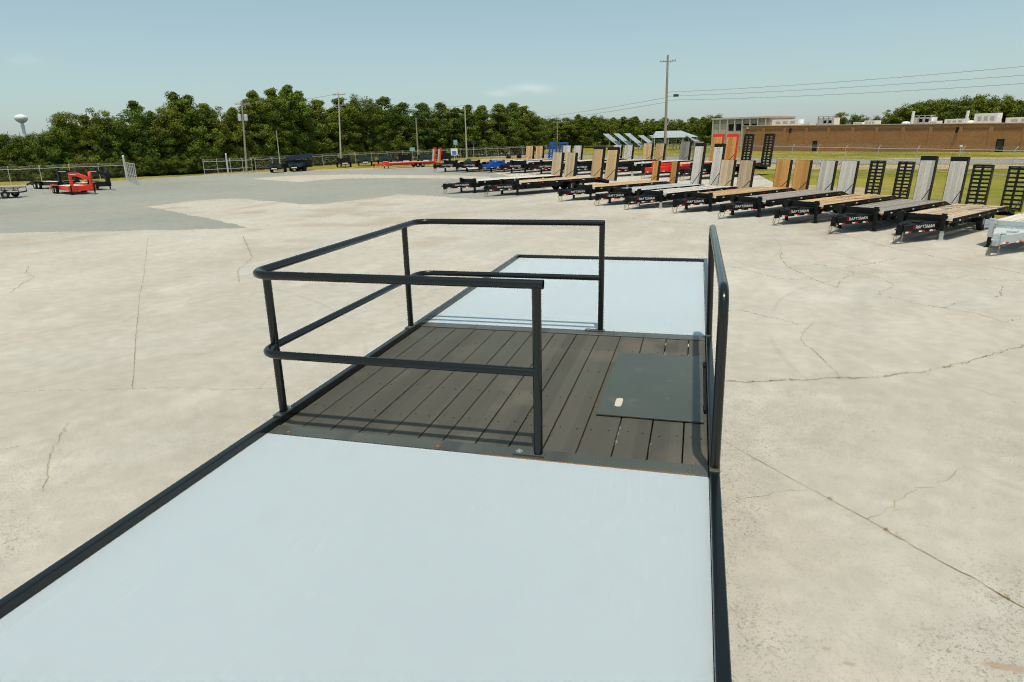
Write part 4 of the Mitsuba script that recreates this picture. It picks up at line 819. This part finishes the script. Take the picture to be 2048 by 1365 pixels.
def tree(label, x, y, h, kind, group=None, wx=1.0):
    k = lab(num('pine_tree' if kind == 'pine' else 'broadleaf_tree'), label, 'tree', group); t = tw(x, y, h, wx, rng.uniform(0, 360))
    put(k + '__trunk', TRUNKS[rng.randrange(3)], t); put(k + '__crown', FINE[kind][rng.randrange(5 if kind == 'pine' else 4)], t)
TREES = [(-94.9,76.4,7.6),(-92.6,77.1,7.2),(-91.1,77.7,7.0),(-88.2,78.7,7.4),(-85.6,79.6,8.2),(-84.7,80.4,9.6),(-83.3,82.1,9.9),(-81.9,83.8,9.6),(-80.8,85.2,7.6),(-79.6,86.6,10.7),(-78.5,88.5,9.2),(-77.5,90.3,10.3),(-76.7,91.8,12.0),(-75.7,93.5,11.6),(-74.7,95.4,10.5),(-73.6,97.7,10.5),(-73.2,100.4,10.0),(-72.7,104.0,11.5),(-72.5,105.6,12.8),(-72.0,108.9,11.7),(-71.9,110.2,13.4),(-71.3,114.2,14.2),(-70.8,116.7,13.3),(-69.6,120.6,11.9),(-67.8,126.3,12.4),(-66.2,131.7,12.6),(-64.2,138.3,13.0),(-62.2,143.4,12.0),(-59.3,147.4,12.0),(-56.5,151.2,12.0),(-54.1,154.5,11.0),(-52.0,157.4,11.6),(-49.4,160.9,11.6),(-46.7,164.6,12.0),(-43.8,168.1,12.3),(-41.9,170.5,11.5),(-40.3,172.5,9.3)]
SPEC = {12: 'tall pine whose top stands out left of the leaning transformer pole', 21: 'tallest pine of the treeline, between the two poles with crossarms', 18: 'tall pine with a narrow top just left of the tallest pine', 9: 'pointed pine where the tall part of the treeline begins', 6: 'rounded broadleaf tree left of the gap above the open gate', 36: 'last tree at the right end of the treeline beside the pole pair'}
for i, (x, y, h) in enumerate(TREES):
    kind = 'leafy' if i in (0, 1, 2, 3, 5, 6, 7, 11, 15, 25, 36) else 'pine'; sh = 1.5 + (.8 if kind == 'leafy' else 0) * .5
    d = math.hypot(x, y); x2, y2 = x * (1 + 3.2 / d), y * (1 + 3.2 / d); h *= 1.03
    tree(SPEC.get(i, 'dark pine of the treeline behind the left and middle fences' if kind == 'pine' else 'dark broadleaf tree of the treeline behind the left and middle fences'), x2, y2, h, kind, None if i in SPEC else ('pines of the treeline' if kind == 'pine' else 'broadleaf trees of the treeline'), (1.05 if i < 23 else 1.3) if kind == 'pine' else .95)
def mass(name, label, spots, wx=1.0, pines=.6):
    lab(name, label, 'trees', kind='stuff'); used.add(name)
    for i, (x, y, h) in enumerate(spots):
        L_ = PINES if rng.random() < pines else LEAFY
        scene[f'{name}__{i + 1:03d}'] = {**L_[rng.randrange(len(L_))], 'to_world': tw(x, y, h, wx, rng.uniform(0, 360))}
sp = []
for i in range(len(TREES) - 1):
    for t in (.25, .75):
        a, b = np.array(TREES[i]), np.array(TREES[i + 1]); p = a + (b - a) * t; d = math.hypot(p[0], p[1])
        for e in (8, 14): sp.append((p[0] * (1 + e / d) + rng.uniform(-1, 1), p[1] * (1 + e / d), (p[2] - .25) * rng.uniform(.8, .95)))
mass('woodland', 'dense woods behind the front trees of the left treeline', sp, 1.15)
sp = []
for i in range(len(TREES) - 1):
    for t in np.arange(.1, 1, .3):
        a, b = np.array(TREES[i]), np.array(TREES[i + 1]); p = a + (b - a) * t; d = math.hypot(p[0], p[1])
        for e in (.6, 2.4): sp.append((p[0] * (1 + e / d) + rng.uniform(-.6, .6), p[1] * (1 + e / d), rng.uniform(.8, 2.4) if rng.random() < .7 else rng.uniform(2.4, 4.5)))
mass('undergrowth', 'tangled shrubs along the foot of the left treeline', sp, 1.25, .15)
FAR = [(-54.7,250.0,9.9),(-53.9,264.0,10.9),(-47.5,255.0,11.2),(-45.3,269.0,12.2),(-39.2,260.0,11.6),(-33.4,251.0,11.7),(-30.7,265.0,11.3),(-25.2,256.0,10.6),(-22.9,270.0,11.5),(-17.7,261.0,10.0),(-13.7,252.0,10.3),(-9.9,266.0,8.5),(-5.7,257.0,8.9),(-2.5,271.0,9.9),(1.0,262.0,9.8),(4.2,253.0,10.0),(6.6,267.0,9.6),(-58.4,258.0,10.9)]
FAR2 = [(x + rng.uniform(-2.2, 2.2), y + rng.uniform(-5, 5), h * f) for x, y, h in FAR for f in (1., .93, .88, .8, .75, .7)]
mass('far_woods', 'distant band of woods behind the solar panels', FAR2, 1.3, .3)
RT_ = [(30.3,180.0,7.4),(34.6,194.0,9.0),(35.4,185.0,8.8),(40.6,199.0,8.2),(23.9,190.0,6.1),(24.6,181.0,6.2),(43.2,195.0,6.6),(43.0,186.0,7.6),(48.3,200.0,9.5),(48.7,191.0,10.4),(48.9,182.0,10.6),(55.3,196.0,11.4),(55.3,187.0,11.2),(62.2,201.0,11.7),(62.0,192.0,11.4),(61.1,183.0,11.1),(67.9,197.0,11.2),(67.0,188.0,10.6),(74.0,202.0,10.6),(72.6,193.0,10.9),(79,196,11),(84,190,11)]
for i in (0, 1, 2, 3):
    x, y, h = RT_[i]; f = 205. / y; tree(['rounded broadleaf tree rising behind the brick building, leftmost of its clump', 'highest broadleaf tree of the clump behind the brick building', 'broadleaf tree of the clump behind the brick building, right of its highest tree', 'low broadleaf tree at the right end of the clump behind the brick building'][i], x * f, y * f, CAMH + (h - CAMH) * f, 'leafy', wx=.95)
sp = []
for x, y, h in RT_[4:]:
    f = 215. / y
    for g_ in (1., .95, .88, .8): sp.append((x * f + rng.uniform(-2, 2), y * f + rng.uniform(-4, 8), (CAMH + (h - CAMH) * f) * g_))
mass('hill_woods', 'high wooded rise behind the right part of the brick building', sp, 1.25, .0)
